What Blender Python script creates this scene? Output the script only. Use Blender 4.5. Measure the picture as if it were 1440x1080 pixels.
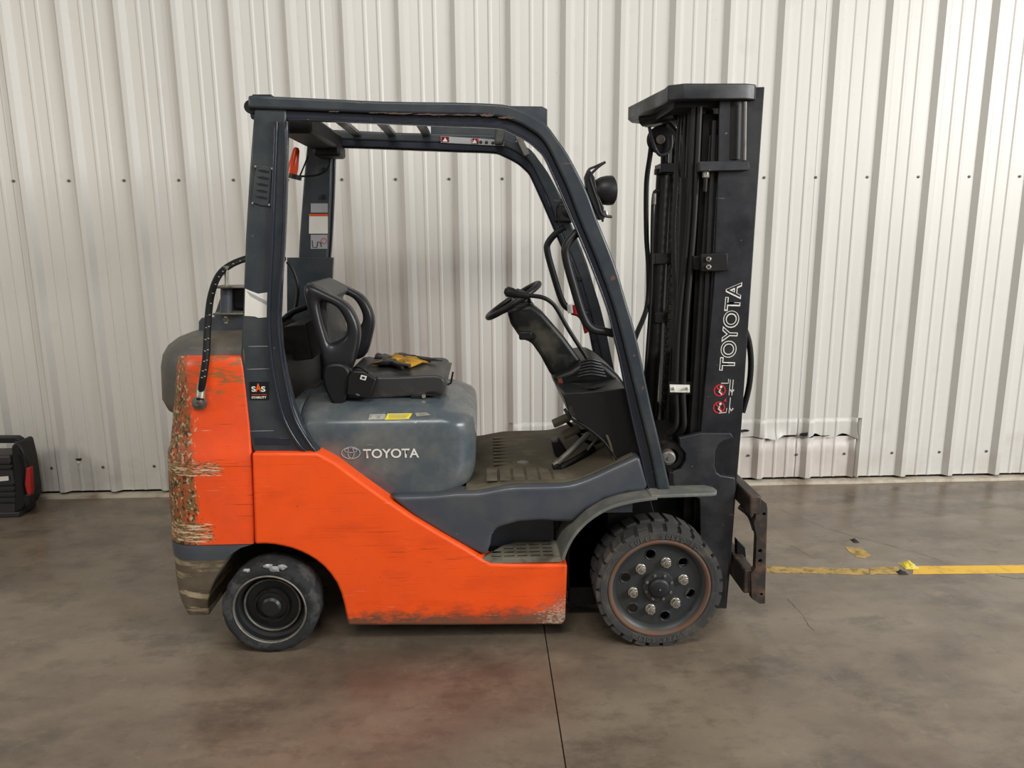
import bpy, bmesh, math, random
from mathutils import Vector, Matrix, noise
random.seed(7)
for o in list(bpy.data.objects): bpy.data.objects.remove(o)
S = bpy.context.scene; COL = S.collection

# ------------------------------------------------------------------ camera
FPX, PIT, YAW, ROLL, CH = 1050.0, .1969, .0365, -.0073, 1.5444
cy, sy, cp, sp = math.cos(YAW), math.sin(YAW), math.cos(PIT), math.sin(PIT)
F = Vector((sy*cp, cy*cp, -sp)); r0 = Vector((cy, -sy, 0)); u0 = r0.cross(F)
RR = r0*math.cos(ROLL)+u0*math.sin(ROLL); UU = -r0*math.sin(ROLL)+u0*math.cos(ROLL)
CAM = Vector((0, 0, CH))
cd = bpy.data.cameras.new('camera'); cam = bpy.data.objects.new('camera', cd); COL.objects.link(cam)
cd.sensor_width = 36; cd.lens = FPX/1440*36; cd.clip_start = .05
m = Matrix((RR, UU, -F)).transposed().to_4x4(); m.translation = CAM; cam.matrix_world = m
S.camera = cam
# ------------------------------------------------------------------ world and lamps
W = bpy.data.worlds.new('world'); S.world = W; W.use_nodes = True
W.node_tree.nodes['Background'].inputs[0].default_value = (1, .98, .95, 1)
W.node_tree.nodes['Background'].inputs[1].default_value = .28
def area(name, loc, target, sx, sy_, power, col=(1, 1, 1)):
    l = bpy.data.lights.new(name, 'AREA'); l.shape = 'RECTANGLE'; l.size = sx; l.size_y = sy_
    l.energy = power; l.color = col
    o = bpy.data.objects.new(name, l); COL.objects.link(o); o.location = loc
    o.rotation_euler = (Vector(target)-Vector(loc)).to_track_quat('-Z', 'Y').to_euler()
    return o
area('ceiling_lamp', (6.8, -.9, 3.5), (.2, 4.0, .8), 3.4, 2.4, 530, (1, 1, .99))
area('ceiling_lamp', (-.4, -.6, 4.7), (.0, 3.2, .6), 2.4, .9, 108, (1, .97, .91))
area('ceiling_lamp', (-5.2, .6, 2.9), (-2.0, 4.3, .3), .8, .7, 50, (1, .91, .78))
S.view_settings.view_transform = 'Standard'; S.view_settings.look = 'None'
S.view_settings.exposure = 0.0; S.view_settings.gamma = 1; S.view_settings.use_curve_mapping = False

# ------------------------------------------------------------------ helpers
def ray(x, y): return F + RR*((x-720)/FPX) - UU*((y-540)/FPX)
def P(x, y, Y):                       # the real point at depth Y seen at photo pixel x, y
    d = ray(x, y); return CAM + d*(Y/d.y)
def G(x, y, z=0):                     # the real point at height z
    d = ray(x, y); return CAM + d*((z-CH)/d.z)
def XZ(pts, Y): return [(P(x, y, Y).x, P(x, y, Y).z) for x, y in pts]
def sm(pts, n=5, closed=False):       # catmull-rom through points
    pts = [Vector(p) for p in pts]; N = len(pts); out = []
    for i in range(N if closed else N-1):
        if closed: a, b, c, d = pts[i-1], pts[i], pts[(i+1) % N], pts[(i+2) % N]
        else: a, b, c, d = pts[max(i-1, 0)], pts[i], pts[i+1], pts[min(i+2, N-1)]
        for k in range(n):
            t = k/n
            out.append(.5*((2*b)+(c-a)*t+(2*a-5*b+4*c-d)*t*t+(3*b-a-3*c+d)*t**3))
    if not closed: out.append(pts[-1])
    return out

def link(name, me, mat, parent=None, bevel=0, seg=2, smooth=True, ang=38):
    if mat: me.materials.append(mat)
    if smooth:
        for p in me.polygons: p.use_smooth = True
        me.set_sharp_from_angle(angle=math.radians(ang))
    o = bpy.data.objects.new(name, me); COL.objects.link(o)
    if parent:
        o.parent = parent
        if parent.get('_off') is not None:
            me.transform(Matrix.Translation(-Vector(parent['_off']))); o['_off'] = list(parent['_off'])
    if bevel:
        b = o.modifiers.new('bevel', 'BEVEL'); b.width = bevel; b.segments = seg; b.limit_method = 'ANGLE'
        b.angle_limit = math.radians(30); b.harden_normals = False
    return o
def fin(name, bm, mat, parent=None, bevel=0, seg=2, smooth=True, ang=38, normals=True):
    if normals: bmesh.ops.recalc_face_normals(bm, faces=bm.faces)
    me = bpy.data.meshes.new(name); bm.to_mesh(me); bm.free()
    return link(name, me, mat, parent, bevel, seg, smooth, ang)
def root(name, loc, label, cat, group=None):
    o = bpy.data.objects.new(name, None); COL.objects.link(o); o.location = loc
    o.empty_display_size = .1
    o['label'] = label; o['category'] = cat; o['_off'] = list(loc)
    if group: o['group'] = group
    return o
def bprism(bm, xz, y0, y1):
    a = [bm.verts.new((p[0], y0, p[1])) for p in xz]; b = [bm.verts.new((p[0], y1, p[1])) for p in xz]
    n = len(xz); bm.faces.new(a); bm.faces.new(b[::-1])
    for i in range(n): bm.faces.new((a[i], b[i], b[(i+1) % n], a[(i+1) % n]))
def prism(name, xz, y0, y1, mat, parent=None, bevel=0, seg=2, holes=None):
    if not holes:
        bm = bmesh.new(); bprism(bm, xz, y0, y1)
        return fin(name, bm, mat, parent, bevel, seg)
    c = bpy.data.curves.new('c', 'CURVE'); c.dimensions = '2D'; c.fill_mode = 'BOTH'; c.extrude = abs(y1-y0)/2
    for L in [xz]+holes:
        s = c.splines.new('POLY'); s.points.add(len(L)-1); s.use_cyclic_u = True
        for i, p in enumerate(L): s.points[i].co = (p[0], p[1], 0, 1)
    o = bpy.data.objects.new('c', c); COL.objects.link(o)
    dg = bpy.context.evaluated_depsgraph_get(); me = bpy.data.meshes.new_from_object(o.evaluated_get(dg))
    bpy.data.objects.remove(o); bpy.data.curves.remove(c)
    me.materials.clear()
    ym = (y0+y1)/2
    for v in me.vertices: v.co = Vector((v.co.x, ym-v.co.z, v.co.y))
    bm = bmesh.new(); bm.from_mesh(me); bmesh.ops.remove_doubles(bm, verts=bm.verts, dist=1e-5)
    bpy.data.meshes.remove(me)
    return fin(name, bm, mat, parent, bevel, seg)
def bbox(bm, x0, x1, y0, y1, z0, z1, M=None):
    vs = [bm.verts.new((x, y, z)) for x in (x0, x1) for y in (y0, y1) for z in (z0, z1)]
    for f in ((0, 1, 3, 2), (4, 6, 7, 5), (0, 4, 5, 1), (2, 3, 7, 6), (0, 2, 6, 4), (1, 5, 7, 3)):
        bm.faces.new([vs[i] for i in f])
    if M:
        for v in vs: v.co = M @ v.co
def box(name, x0, x1, y0, y1, z0, z1, mat, parent=None, bevel=.003, M=None, seg=2):
    bm = bmesh.new(); bbox(bm, x0, x1, y0, y1, z0, z1, M); return fin(name, bm, mat, parent, bevel, seg)
def btube(bm, pts, r, n=10, caps=True):
    pts = [Vector(p) for p in pts]; rings = []; up = None
    for i, p in enumerate(pts):
        t = (pts[min(i+1, len(pts)-1)]-pts[max(i-1, 0)]).normalized()
        if up is None: up = t.orthogonal().normalized()
        up = (up-t*up.dot(t)).normalized(); w = t.cross(up)
        rr = r[i] if isinstance(r, (list, tuple)) else r
        rings.append([bm.verts.new(p+(up*math.cos(2*math.pi*k/n)+w*math.sin(2*math.pi*k/n))*rr) for k in range(n)])
    for a, b in zip(rings, rings[1:]):
        for k in range(n): bm.faces.new((a[k], a[(k+1) % n], b[(k+1) % n], b[k]))
    if caps: bm.faces.new(rings[0][::-1]); bm.faces.new(rings[-1])
def tube(name, pts, r, mat, parent=None, n=10, smooth=4):
    bm = bmesh.new(); btube(bm, sm(pts, smooth) if smooth and len(pts) > 2 else pts, r, n)
    return fin(name, bm, mat, parent)
def blathe(bm, prof, c, axis=Vector((0, 1, 0)), n=48):    # prof: (radius, offset along axis)
    axis = Vector(axis).normalized(); u = axis.orthogonal().normalized(); w = axis.cross(u); c = Vector(c); rings = []
    for r, a in prof:
        if r < 1e-6: rings.append([bm.verts.new(c+axis*a)])
        else: rings.append([bm.verts.new(c+axis*a+(u*math.cos(2*math.pi*k/n)+w*math.sin(2*math.pi*k/n))*r) for k in range(n)])
    for a, b in zip(rings, rings[1:]):
        for k in range(n):
            k2 = (k+1) % n
            if len(a) == 1 and len(b) == 1: continue
            if len(a) == 1: bm.faces.new((a[0], b[k2], b[k]))
            elif len(b) == 1: bm.faces.new((a[k], a[k2], b[0]))
            else: bm.faces.new((a[k], a[k2], b[k2], b[k]))
def lathe(name, prof, c, mat, parent=None, axis=(0, 1, 0), n=48, ang=38):
    bm = bmesh.new(); blathe(bm, prof, c, axis, n); return fin(name, bm, mat, parent, ang=ang)
def cyl(name, a, b, r, mat, parent=None, n=20, bevel=.0015):
    bm = bmesh.new(); btube(bm, [a, b], r, n); return fin(name, bm, mat, parent, bevel)
def section(x0, x1, y0, y1, ra, rb, n=8):   # plan outline: rear corners radius ra, front corners radius rb
    out = []
    for cx, cyy, r, s in ((x0, y0, ra, 180), (x1, y0, rb, 270), (x1, y1, rb, 0), (x0, y1, ra, 90)):
        ccx = cx+(r if cx == x0 else -r); ccy = cyy+(r if cyy == y0 else -r)
        for k in range(n+1):
            a = math.radians(s+90*k/n); out.append((ccx+r*math.cos(a), ccy+r*math.sin(a)))
    return out
def loft(name, levels, mat, parent=None, bevel=0, seg=2, n=8, ang=50):  # levels: z,x0,x1,y0,y1,ra,rb
    bm = bmesh.new(); rings = []
    for z, x0, x1, y0, y1, ra, rb in levels:
        rings.append([bm.verts.new((x, y, z)) for x, y in section(x0, x1, y0, y1, ra, rb, n)])
    for a, b in zip(rings, rings[1:]):
        for k in range(len(a)): bm.faces.new((a[k], a[(k+1) % len(a)], b[(k+1) % len(a)], b[k]))
    bm.faces.new(rings[0][::-1]); bm.faces.new(rings[-1])
    return fin(name, bm, mat, parent, bevel, seg, ang=ang)
def text(name, body, o, xd, yd, w, h, mat, parent, outline=0, offset=0, thick=.0006):
    c = bpy.data.curves.new('t', 'FONT'); c.body = body; c.size = 1; c.offset = offset
    if outline: c.fill_mode = 'NONE'; c.bevel_depth = outline; c.bevel_resolution = 0
    ob = bpy.data.objects.new('t', c); COL.objects.link(ob)
    dg = bpy.context.evaluated_depsgraph_get(); me = bpy.data.meshes.new_from_object(ob.evaluated_get(dg))
    bpy.data.objects.remove(ob); bpy.data.curves.remove(c); me.materials.clear()
    xs = [v.co.x for v in me.vertices]; ys = [v.co.y for v in me.vertices]
    sx, sy2 = w/(max(xs)-min(xs)), h/(max(ys)-min(ys)); mx, my = min(xs), min(ys)
    xd = Vector(xd).normalized(); yd = Vector(yd).normalized(); nn = xd.cross(yd)
    for v in me.vertices:
        v.co = Vector(o)+xd*(v.co.x-mx)*sx+yd*(v.co.y-my)*sy2+nn*(v.co.z*(.02 if outline else 0))
    return link(name, me, mat, parent, smooth=False)
def flat(name, pts, mat, parent=None, th=.0015):         # thin plate through 3D points, thickness along normal
    bm = bmesh.new(); pts = [Vector(p) for p in pts]
    nrm = (pts[1]-pts[0]).cross(pts[-1]-pts[0]).normalized()
    a = [bm.verts.new(p) for p in pts]; b = [bm.verts.new(p-nrm*th) for p in pts]
    bm.faces.new(a); bm.faces.new(b[::-1]); n = len(a)
    for i in range(n): bm.faces.new((a[i], b[i], b[(i+1) % n], a[(i+1) % n]))
    return fin(name, bm, mat, parent, smooth=False)
def circ(cx, cz, r, n=20): return [(cx+r*math.cos(2*math.pi*k/n), cz+r*math.sin(2*math.pi*k/n)) for k in range(n)]

# ------------------------------------------------------------------ materials
def lin(c): return tuple(((v/255)/12.92 if v/255 <= .04045 else ((v/255+.055)/1.055)**2.4) for v in c)
class Mat:
    def __init__(s, name, col, rough=.5, metal=0, spec=.5):
        s.m = bpy.data.materials.new(name); s.m.use_nodes = True; s.t = s.m.node_tree
        s.b = s.t.nodes['Principled BSDF']; s.b.inputs['Roughness'].default_value = rough
        s.b.inputs['Metallic'].default_value = metal; s.b.inputs['Specular IOR Level'].default_value = spec
        s.b.inputs['Base Color'].default_value = (*col, 1); s.c = None; s.col = col
        s.tc = s.t.nodes.new('ShaderNodeTexCoord')
    def noise(s, scale=(1, 1, 1), sc=5, detail=6, rough=.6, off=(0, 0, 0)):
        mp = s.t.nodes.new('ShaderNodeMapping'); mp.inputs['Scale'].default_value = scale; mp.inputs['Location'].default_value = off
        s.t.links.new(s.tc.outputs['Object'], mp.inputs[0])
        n = s.t.nodes.new('ShaderNodeTexNoise'); n.inputs['Scale'].default_value = sc
        n.inputs['Detail'].default_value = detail; n.inputs['Roughness'].default_value = rough
        s.t.links.new(mp.outputs[0], n.inputs[0]); return n.outputs[0]
    def ramp(s, v, a, b, x=0, y=1):
        r = s.t.nodes.new('ShaderNodeMapRange'); s.t.links.new(v, r.inputs[0])
        for i, q in enumerate((a, b, x, y)): r.inputs[i+1].default_value = q
        return r.outputs[0]
    def math(s, op, a, b):
        n = s.t.nodes.new('ShaderNodeMath'); n.operation = op
        for i, q in enumerate((a, b)):
            if isinstance(q, (int, float)): n.inputs[i].default_value = q
            else: s.t.links.new(q, n.inputs[i])
        return n.outputs[0]
    def axis(s, k):
        n = s.t.nodes.new('ShaderNodeSeparateXYZ'); s.t.links.new(s.tc.outputs['Object'], n.inputs[0]); return n.outputs[k]
    def mix(s, fac, col):
        n = s.t.nodes.new('ShaderNodeMix'); n.data_type = 'RGBA'
        if isinstance(fac, (int, float)): n.inputs[0].default_value = fac
        else: s.t.links.new(fac, n.inputs[0])
        if s.c is None: n.inputs[6].default_value = (*s.col, 1)
        else: s.t.links.new(s.c, n.inputs[6])
        n.inputs[7].default_value = (*col, 1); s.c = n.outputs[2]
        s.t.links.new(s.c, s.b.inputs['Base Color']); return s
    def rough(s, v, a, b, x, y):
        s.t.links.new(s.ramp(v, a, b, x, y), s.b.inputs['Roughness']); return s
    def bump(s, v, st=.2, d=.002):
        n = s.t.nodes.new('ShaderNodeBump'); n.inputs['Strength'].default_value = st; n.inputs['Distance'].default_value = d
        s.t.links.new(v, n.inputs['Height']); s.t.links.new(n.outputs[0], s.b.inputs['Normal']); return s
def simple(name, rgb, rough=.5, metal=0, spec=.5, dirt=None, amt=.5, sc=12, bump=.15):
    M = Mat(name, lin(rgb), rough, metal, spec); n = M.noise(sc=sc)
    if dirt: M.mix(M.ramp(n, .62-amt*.25, .72-amt*.1, 0, .8), lin(dirt))
    else: M.mix(M.ramp(n, .35, .75, 0, .25), tuple(v*.55 for v in lin(rgb)))
    if bump: M.bump(M.noise(sc=sc*8), bump, .001)
    return M.m
def worn(name, rgb, chip, rough=.4, zs=70, thr=.66, dust=None, dustamt=.35, extra=None):
    M = Mat(name, lin(rgb), rough)
    M.mix(M.ramp(M.noise(sc=3), .3, .7, 0, .3), tuple(v*.75 for v in lin(rgb)))
    if dust: M.mix(M.ramp(M.noise((1, 1, 1), 7, 8), .42, .75, 0, dustamt), lin(dust))
    sc_ = M.math('MULTIPLY', M.ramp(M.noise((2.2, 2.2, zs), 2.2, 4), thr, thr+.04), M.ramp(M.noise(sc=3.2, off=(3, 1, 5)), .46, .6))
    M.mix(sc_, lin(chip))
    M.mix(M.ramp(M.noise(sc=38, detail=3), .73, .76), lin(chip))
    if extra: extra(M)
    M.rough(M.noise(sc=9), .3, .7, rough-.08, rough+.15); M.bump(M.noise(sc=60), .08, .001)
    return M.m
def ox(M):      # grime along the lower edge, scuffs at the front lower corner, a few long scrapes
    z = M.axis(2); x = M.axis(0); n = M.noise((1.5, 1.5, 3), 9, 9, .7, off=(4, 2, 1))
    edge = M.ramp(z, .085, .20, .66, .0)
    M.mix(M.ramp(M.math('ADD', edge, n), .80, 1.05, 0, .9), lin((88, 74, 58)))
    corner = M.math('MULTIPLY', M.ramp(x, -.12, .28), M.ramp(z, .40, .12))
    M.mix(M.ramp(M.math('MULTIPLY', corner, M.noise((5, 5, 18), 4, 8, .75, off=(2, 2, 7))), .30, .56, 0, .75), lin((128, 100, 80)))
    M.mix(M.ramp(M.math('MULTIPLY', corner, M.noise((14, 14, 30), 5, 5, .7, off=(2, 9, 7))), .44, .50, 0, .7), lin((200, 176, 156)))
    M.mix(M.ramp(M.noise((.8, .8, 3), 3.5, 8, .7, (6, 2, 2)), .52, .74, 0, .5), lin((206, 66, 26)))
    M.mix(M.ramp(M.noise((1.2, 1.2, 70), 2.4, 3, .5, (2, 6, 2)), .66, .72, 0, .5), lin((130, 58, 36)))
    M.mix(M.ramp(M.noise((3, 3, 70), 2.0, 5, .7, (2, 1, 8)), .68, .72, 0, .6), lin((238, 168, 140)))
def cx(M):      # the rear edge and middle band of the counterweight knocked back to filler and rust
    z = M.axis(2); x = M.axis(0); n = M.noise(sc=34, detail=8)
    M.mix(M.ramp(M.math('ADD', M.ramp(x, -1.085, -1.045, .3, -.15), M.noise(sc=14, detail=8, off=(3, 3, 3))), .5, .72, 0, .75), lin((140, 84, 50)))
    M.mix(M.ramp(M.math('ADD', M.ramp(x, -1.085, -1.035, .12, -.18), n), .54, .64, 0, .85), lin((112, 94, 58)))
    M.mix(M.ramp(M.math('ADD', M.ramp(x, -1.075, -1.05, .06, -.2), M.noise((1, 1, .6), 80, 5, off=(1, 7, 3))), .58, .63), lin((58, 52, 34)))
    M.mix(M.ramp(M.math('ADD', M.ramp(x, -1.07, -1.0, .05, -.2), M.noise((1, 1, .8), 70, 4, off=(6, 7, 3))), .62, .66), lin((190, 170, 130)))
    low = M.math('MULTIPLY', M.ramp(x, -.88, -1.03), M.ramp(M.math('ABSOLUTE', M.math('SUBTRACT', z, .47), 0), .11, .03))
    up = M.math('MULTIPLY', M.ramp(x, -.84, -.98), M.ramp(M.math('ABSOLUTE', M.math('SUBTRACT', z, .715), 0), .09, .02))
    band = M.math('MAXIMUM', low, up)
    M.mix(M.ramp(M.math('MULTIPLY', band, M.noise((2, 2, 9), 14, 9, .75, off=(5, 5, 5))), .45, .60, 0, .9), lin((150, 122, 76)))
    M.mix(M.ramp(M.math('MULTIPLY', band, M.noise((2, 2, 6), 30, 6, .7, off=(7, 5, 5))), .50, .54, 0, .9), lin((84, 70, 40)))
    M.mix(M.ramp(M.math('MULTIPLY', band, M.noise((2, 2, 24), 9, 6, .7, off=(7, 9, 5))), .52, .56, 0, .9), lin((226, 200, 168)))
    M.mix(M.ramp(M.math('MULTIPLY', M.ramp(z, .96, .98), M.noise((1.5, 1.5, 6), 12, 8, off=(5, 2, 5))), .52, .6, 0, .8), lin((140, 104, 60)))
    M.mix(M.ramp(M.noise((3, 3, 60), 2.4, 5, off=(9, 5, 5)), .66, .72, 0, .7), lin((225, 190, 160)))
    M.mix(M.ramp(M.noise(sc=4, off=(2, 8, 5)), .5, .7, 0, .35), lin((190, 80, 60)))
ORANGE = worn('orange_paint', (255, 90, 28), (84, 42, 28), .34, 95, .63, (214, 74, 30), .35, ox)
CWORANGE = worn('battered_orange_paint', (250, 86, 30), (70, 48, 30), .42, 50, .62, (196, 74, 38), .5, cx)
BLUE = worn('slate_paint', (68, 73, 81), (140, 144, 146), .33, 60, .70, (118, 114, 102), .25)
HOODM = worn('hood_paint', (80, 89, 95), (160, 165, 165), .20, 40, .70, (140, 138, 126), .5)
GUARD = worn('guard_paint', (45, 52, 59), (128, 96, 76), .36, 30, .70, (98, 98, 92), .3)
GUARDEDGE = worn('guard_edge_paint', (40, 44, 54), (100, 90, 80), .22, 60, .71)
MASTM = worn('mast_paint', (17, 19, 26), (130, 128, 122), .42, 22, .72, (64, 62, 62), .35)
BRK = worn('bracket_paint', (28, 31, 37), (140, 140, 140), .45, 22, .68, (84, 82, 80), .5)
BLACK = simple('black_plastic', (22, 22, 24), .45, 0, .4)
SOOT = simple('greasy_black_metal', (13, 12, 12), .5, 0, .35, (30, 26, 22), .5)
DARK = simple('dark_underbody', (14, 13, 13), .8)
VINYL = simple('seat_vinyl', (50, 50, 50), .42, dirt=(84, 80, 70), amt=.4, sc=6)
VINYLD = simple('backrest_moulding', (32, 32, 36), .36, sc=6)
COWLM = simple('cowl_plastic', (21, 22, 22), .42, 0, .35, dirt=(72, 70, 60), amt=.35, sc=5)
MAT_ = simple('brown_rubber_mat', (76, 68, 53), .8, dirt=(102, 94, 76), amt=.6, sc=7, bump=.4)
RUB = simple('tire_rubber', (56, 56, 56), .82, dirt=(92, 86, 76), amt=.5, sc=10, bump=.5)
RUBR = simple('worn_rear_rubber', (34, 36, 38), .85, dirt=(82, 82, 82), amt=.45, sc=14, bump=.8)
RIM = simple('wheel_enamel', (54, 58, 60), .45, .2, .5, (54, 52, 48), .6, 9)
RUST = simple('rust', (104, 74, 56), .8, dirt=(90, 84, 80), amt=.7, sc=25)
STEEL = simple('bright_steel', (200, 196, 186), .32, .85, dirt=(140, 130, 110), amt=.4, sc=40)
GREYST = simple('dull_steel', (120, 118, 112), .5, .5, dirt=(96, 74, 54), amt=.5, sc=30)
CARR = simple('carriage_steel', (56, 50, 47), .55, .2, dirt=(110, 84, 66), amt=.6, sc=14)
GRITS = simple('step_plate', (118, 114, 100), .6, dirt=(80, 76, 66), amt=.6, sc=20)
FEND = simple('fender_plastic', (96, 98, 94), .6, dirt=(126, 122, 112), amt=.6, sc=10)
BUMP = worn('scuffed_bumper', (104, 94, 78), (176, 160, 132), .7, 14, .55, (72, 56, 38), .9)
FOAM = simple('torn_foam', (204, 152, 44), .9, dirt=(140, 100, 40), amt=.6, sc=20, bump=.8)
WHITE = simple('white_decal', (226, 224, 216), .5); INK = simple('dark_ink', (40, 40, 44), .6)
SILV = simple('silver_decal', (172, 174, 176), .4, .2)
RED = simple('red_decal', (190, 40, 40), .5); REDW = simple('red_webbing', (176, 30, 30), .6)
OR2 = simple('orange_decal', (240, 96, 40), .5); YEL = simple('yellow_decal', (226, 206, 60), .5, dirt=(190, 186, 160), amt=.5, sc=40)
LENS = simple('orange_lens', (220, 70, 24), .25)
CHN = simple('greasy_chain', (46, 42, 38), .4, .5, .5, (20, 18, 16), .5, 30); HOSE = simple('hose_rubber', (14, 14, 14), .6, 0, .3); HOSEP = simple('dusty_hose', (32, 31, 30), .5, 0, .35)

def wallmat(name, rgb, dirt):
    M = Mat(name, lin(rgb), .42)
    M.mix(M.ramp(M.noise((1, 1, .3), 1.6, 6), .35, .8, 0, .35), lin(dirt))
    M.mix(M.ramp(M.noise((9, 9, 5), 8, 5), .68, .74, 0, .35), lin((150, 140, 124)))
    z = M.axis(2); M.mix(M.ramp(M.math('ADD', M.ramp(z, 0, .45, .3, 0), M.noise(sc=6)), .62, .95, 0, .35), lin((170, 156, 140)))
    M.bump(M.noise((2, 2, 1), 3), .12, .01); return M.m
WALLM = wallmat('white_wall_sheet', (214, 212, 206), (198, 195, 186))
PATCHM = wallmat('patched_wall_sheet', (213, 206, 200), (198, 184, 175))
M = Mat('concrete', lin((128, 115, 99)), .5)
M.mix(M.ramp(M.noise((1, 1.6, 1), 1.1, 8, .6), .40, .62, 0, .75), lin((92, 81, 70)))
M.mix(M.ramp(M.noise((.8, 1.3, 1), 3, 8, .65, (3, 7, 0)), .46, .66, 0, .6), lin((136, 124, 107)))
M.mix(M.ramp(M.noise((.9, 1.5, 1), 2.6, 9, .72, (1, 2, 0)), .52, .64, 0, .55), lin((74, 65, 57)))
M.mix(M.ramp(M.noise((1, 1.4, 1), 9, 9, .75, (8, 2, 0)), .52, .68, 0, .5), lin((84, 74, 64)))
M.mix(M.ramp(M.noise((1.5, 1, 1), 16, 6, .7, (2, 9, 0)), .60, .72, 0, .4), lin((150, 138, 122)))
M.mix(M.ramp(M.noise(sc=70, detail=4, off=(2, 2, 2)), .64, .72, 0, .4), lin((80, 70, 60)))
red = M.math('MULTIPLY', M.ramp(M.noise(sc=2.4, off=(9, 1, 0)), .48, .7), M.ramp(M.axis(1), 2.4, 1.9))
M.mix(M.math('MULTIPLY', red, .08), lin((140, 92, 72)))
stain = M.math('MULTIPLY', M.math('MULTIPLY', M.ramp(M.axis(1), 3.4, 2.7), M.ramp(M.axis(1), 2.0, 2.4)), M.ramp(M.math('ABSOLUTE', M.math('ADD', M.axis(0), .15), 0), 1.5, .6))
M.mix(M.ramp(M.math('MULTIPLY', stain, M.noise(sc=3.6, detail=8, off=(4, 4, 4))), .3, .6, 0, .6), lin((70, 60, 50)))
M.rough(M.noise((1, 2, 1), 3, 8), .3, .7, .2, .44); M.bump(M.noise(sc=40, detail=6), .12, .002)
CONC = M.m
TRIMM = simple('base_strip', (196, 186, 168), .6, dirt=(120, 98, 76), amt=.7, sc=6)
TAPE = simple('yellow_floor_tape', (228, 182, 66), .6, dirt=(180, 138, 60), amt=.5, sc=14)
TAPEO = simple('dirty_floor_tape', (186, 154, 88), .7, dirt=(96, 84, 50), amt=.7, sc=24)
CRK = simple('dark_brown', (52, 46, 40), .9)  # dark brown shared by floor cracks, slab gap, wall tear and dirt clumps

# ------------------------------------------------------------------ the setting
def structure(o): o['kind'] = 'structure'; return o
WY = 4.435; PITCH = .3048; X0 = -2.6285
bm = bmesh.new()
fl = structure(box('floor', -9, 9, -5, 7, -.3, -.012, CRK, None, 0))
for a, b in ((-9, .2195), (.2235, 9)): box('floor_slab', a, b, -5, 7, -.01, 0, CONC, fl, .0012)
def crack(pts, w=.0022):
    L = [G(x, y) for x, y in pts]; L2 = []
    for a, b in zip(L, L[1:]):
        for k in range(6):
            q = a.lerp(b, k/6); L2.append(q+Vector((random.uniform(-1, 1), random.uniform(-1, 1), 0))*.006)
    bm = bmesh.new(); prev = None
    for i, q in enumerate(L2):
        t = (L2[min(i+1, len(L2)-1)]-L2[max(i-1, 0)]).normalized(); nn = Vector((-t.y, t.x, 0))*w*random.uniform(.3, 1)
        v = (bm.verts.new(q+nn+Vector((0, 0, .0004))), bm.verts.new(q-nn+Vector((0, 0, .0004))))
        if prev: bm.faces.new((prev[0], prev[1], v[1], v[0]))
        prev = v
    fin('crack', bm, CRK, fl, smooth=False)
crack([(1095, 716), (1120, 726), (1160, 742), (1200, 754), (1240, 764), (1290, 778), (1335, 792)], .0014)
crack([(1112, 768), (1155, 790)], .0012); crack([(1400, 808), (1425, 813), (1460, 816)], .002)
crack([(1108, 842), (1130, 868), (1146, 890)], .0012)

def profile(x0, x1):                  # corrugation: (x, y) points between two x
    out = []
    n0 = math.floor((x0-X0)/PITCH)-1; n1 = math.ceil((x1-X0)/PITCH)+1
    for k in range(n0, n1+1):
        b = X0+k*PITCH+.026
        for dx, dy in ((0, 0), (.026, .032), (.052, .032), (.078, 0), (.128, 0), (.136, .005), (.146, .005), (.154, 0), (.204, 0), (.212, .005), (.222, .005), (.230, 0)):
            out.append((b+dx, dy))
    out = [p for p in out if x0 < p[0] < x1]
    return [(x0, 0)]+out+[(x1, 0)]
def sheet(x0, x1, z0, z1, lift, mat, parent, bend=None, nz=2):
    prof = profile(x0, x1); zs = [z0+(z1-z0)*k/nz for k in range(nz+1)]
    if bend: zs = [z0+(z1-z0)*(k/nz)**2.6 for k in range(nz+1)]
    if bend:
        pr = []
        for a, b in zip(prof, prof[1:]): pr += [(a[0]+(b[0]-a[0])*t/3, a[1]+(b[1]-a[1])*t/3) for t in range(3)]
        prof = pr+[prof[-1]]
    bm = bmesh.new(); rows = []
    for z in zs:
        row = []
        for x, d in prof:
            dy, dz = bend(x, z) if bend else (0, 0)
            row.append(bm.verts.new((x, WY-d-lift-dy, z+dz)))
        rows.append(row)
    for a, b in zip(rows, rows[1:]):
        for k in range(len(a)-1): bm.faces.new((a[k], a[k+1], b[k+1], b[k]))
    o = fin('wall_panel', bm, mat, parent, smooth=bool(bend), ang=20, normals=False)
    if bend:
        s = o.modifiers.new('solid', 'SOLIDIFY'); s.thickness = .0008; s.offset = 1
    return o
wall = structure(box('wall_back', -9, 9, WY+.02, WY+.12, 0, 4.6, DARK, None, 0))
def nz_(x, z, s=8): return noise.noise(Vector((x*s, z*s, 3.1)))
def torn(x, z):                       # lower edge of the ripped sheets curls out
    t = max(0, 1-(z-.30)/.12); return (t**3*.05*max(-.05, nz_(x, 0, 7)+.1), t*t*.03*(nz_(x, 1, 11)+.1))
def wave(x, z):
    t = max(0, 1-z/.34); return (.006*nz_(x, z, 6)*(.3+t), 0)
SH = PITCH*3; base = X0-PITCH*.02
torn_ranges = ((base+SH*3+.30*0, 1.83),)
XT0, XT1 = P(725, 610, WY).x-.02, P(1204, 613, WY).x
k = -6
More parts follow.
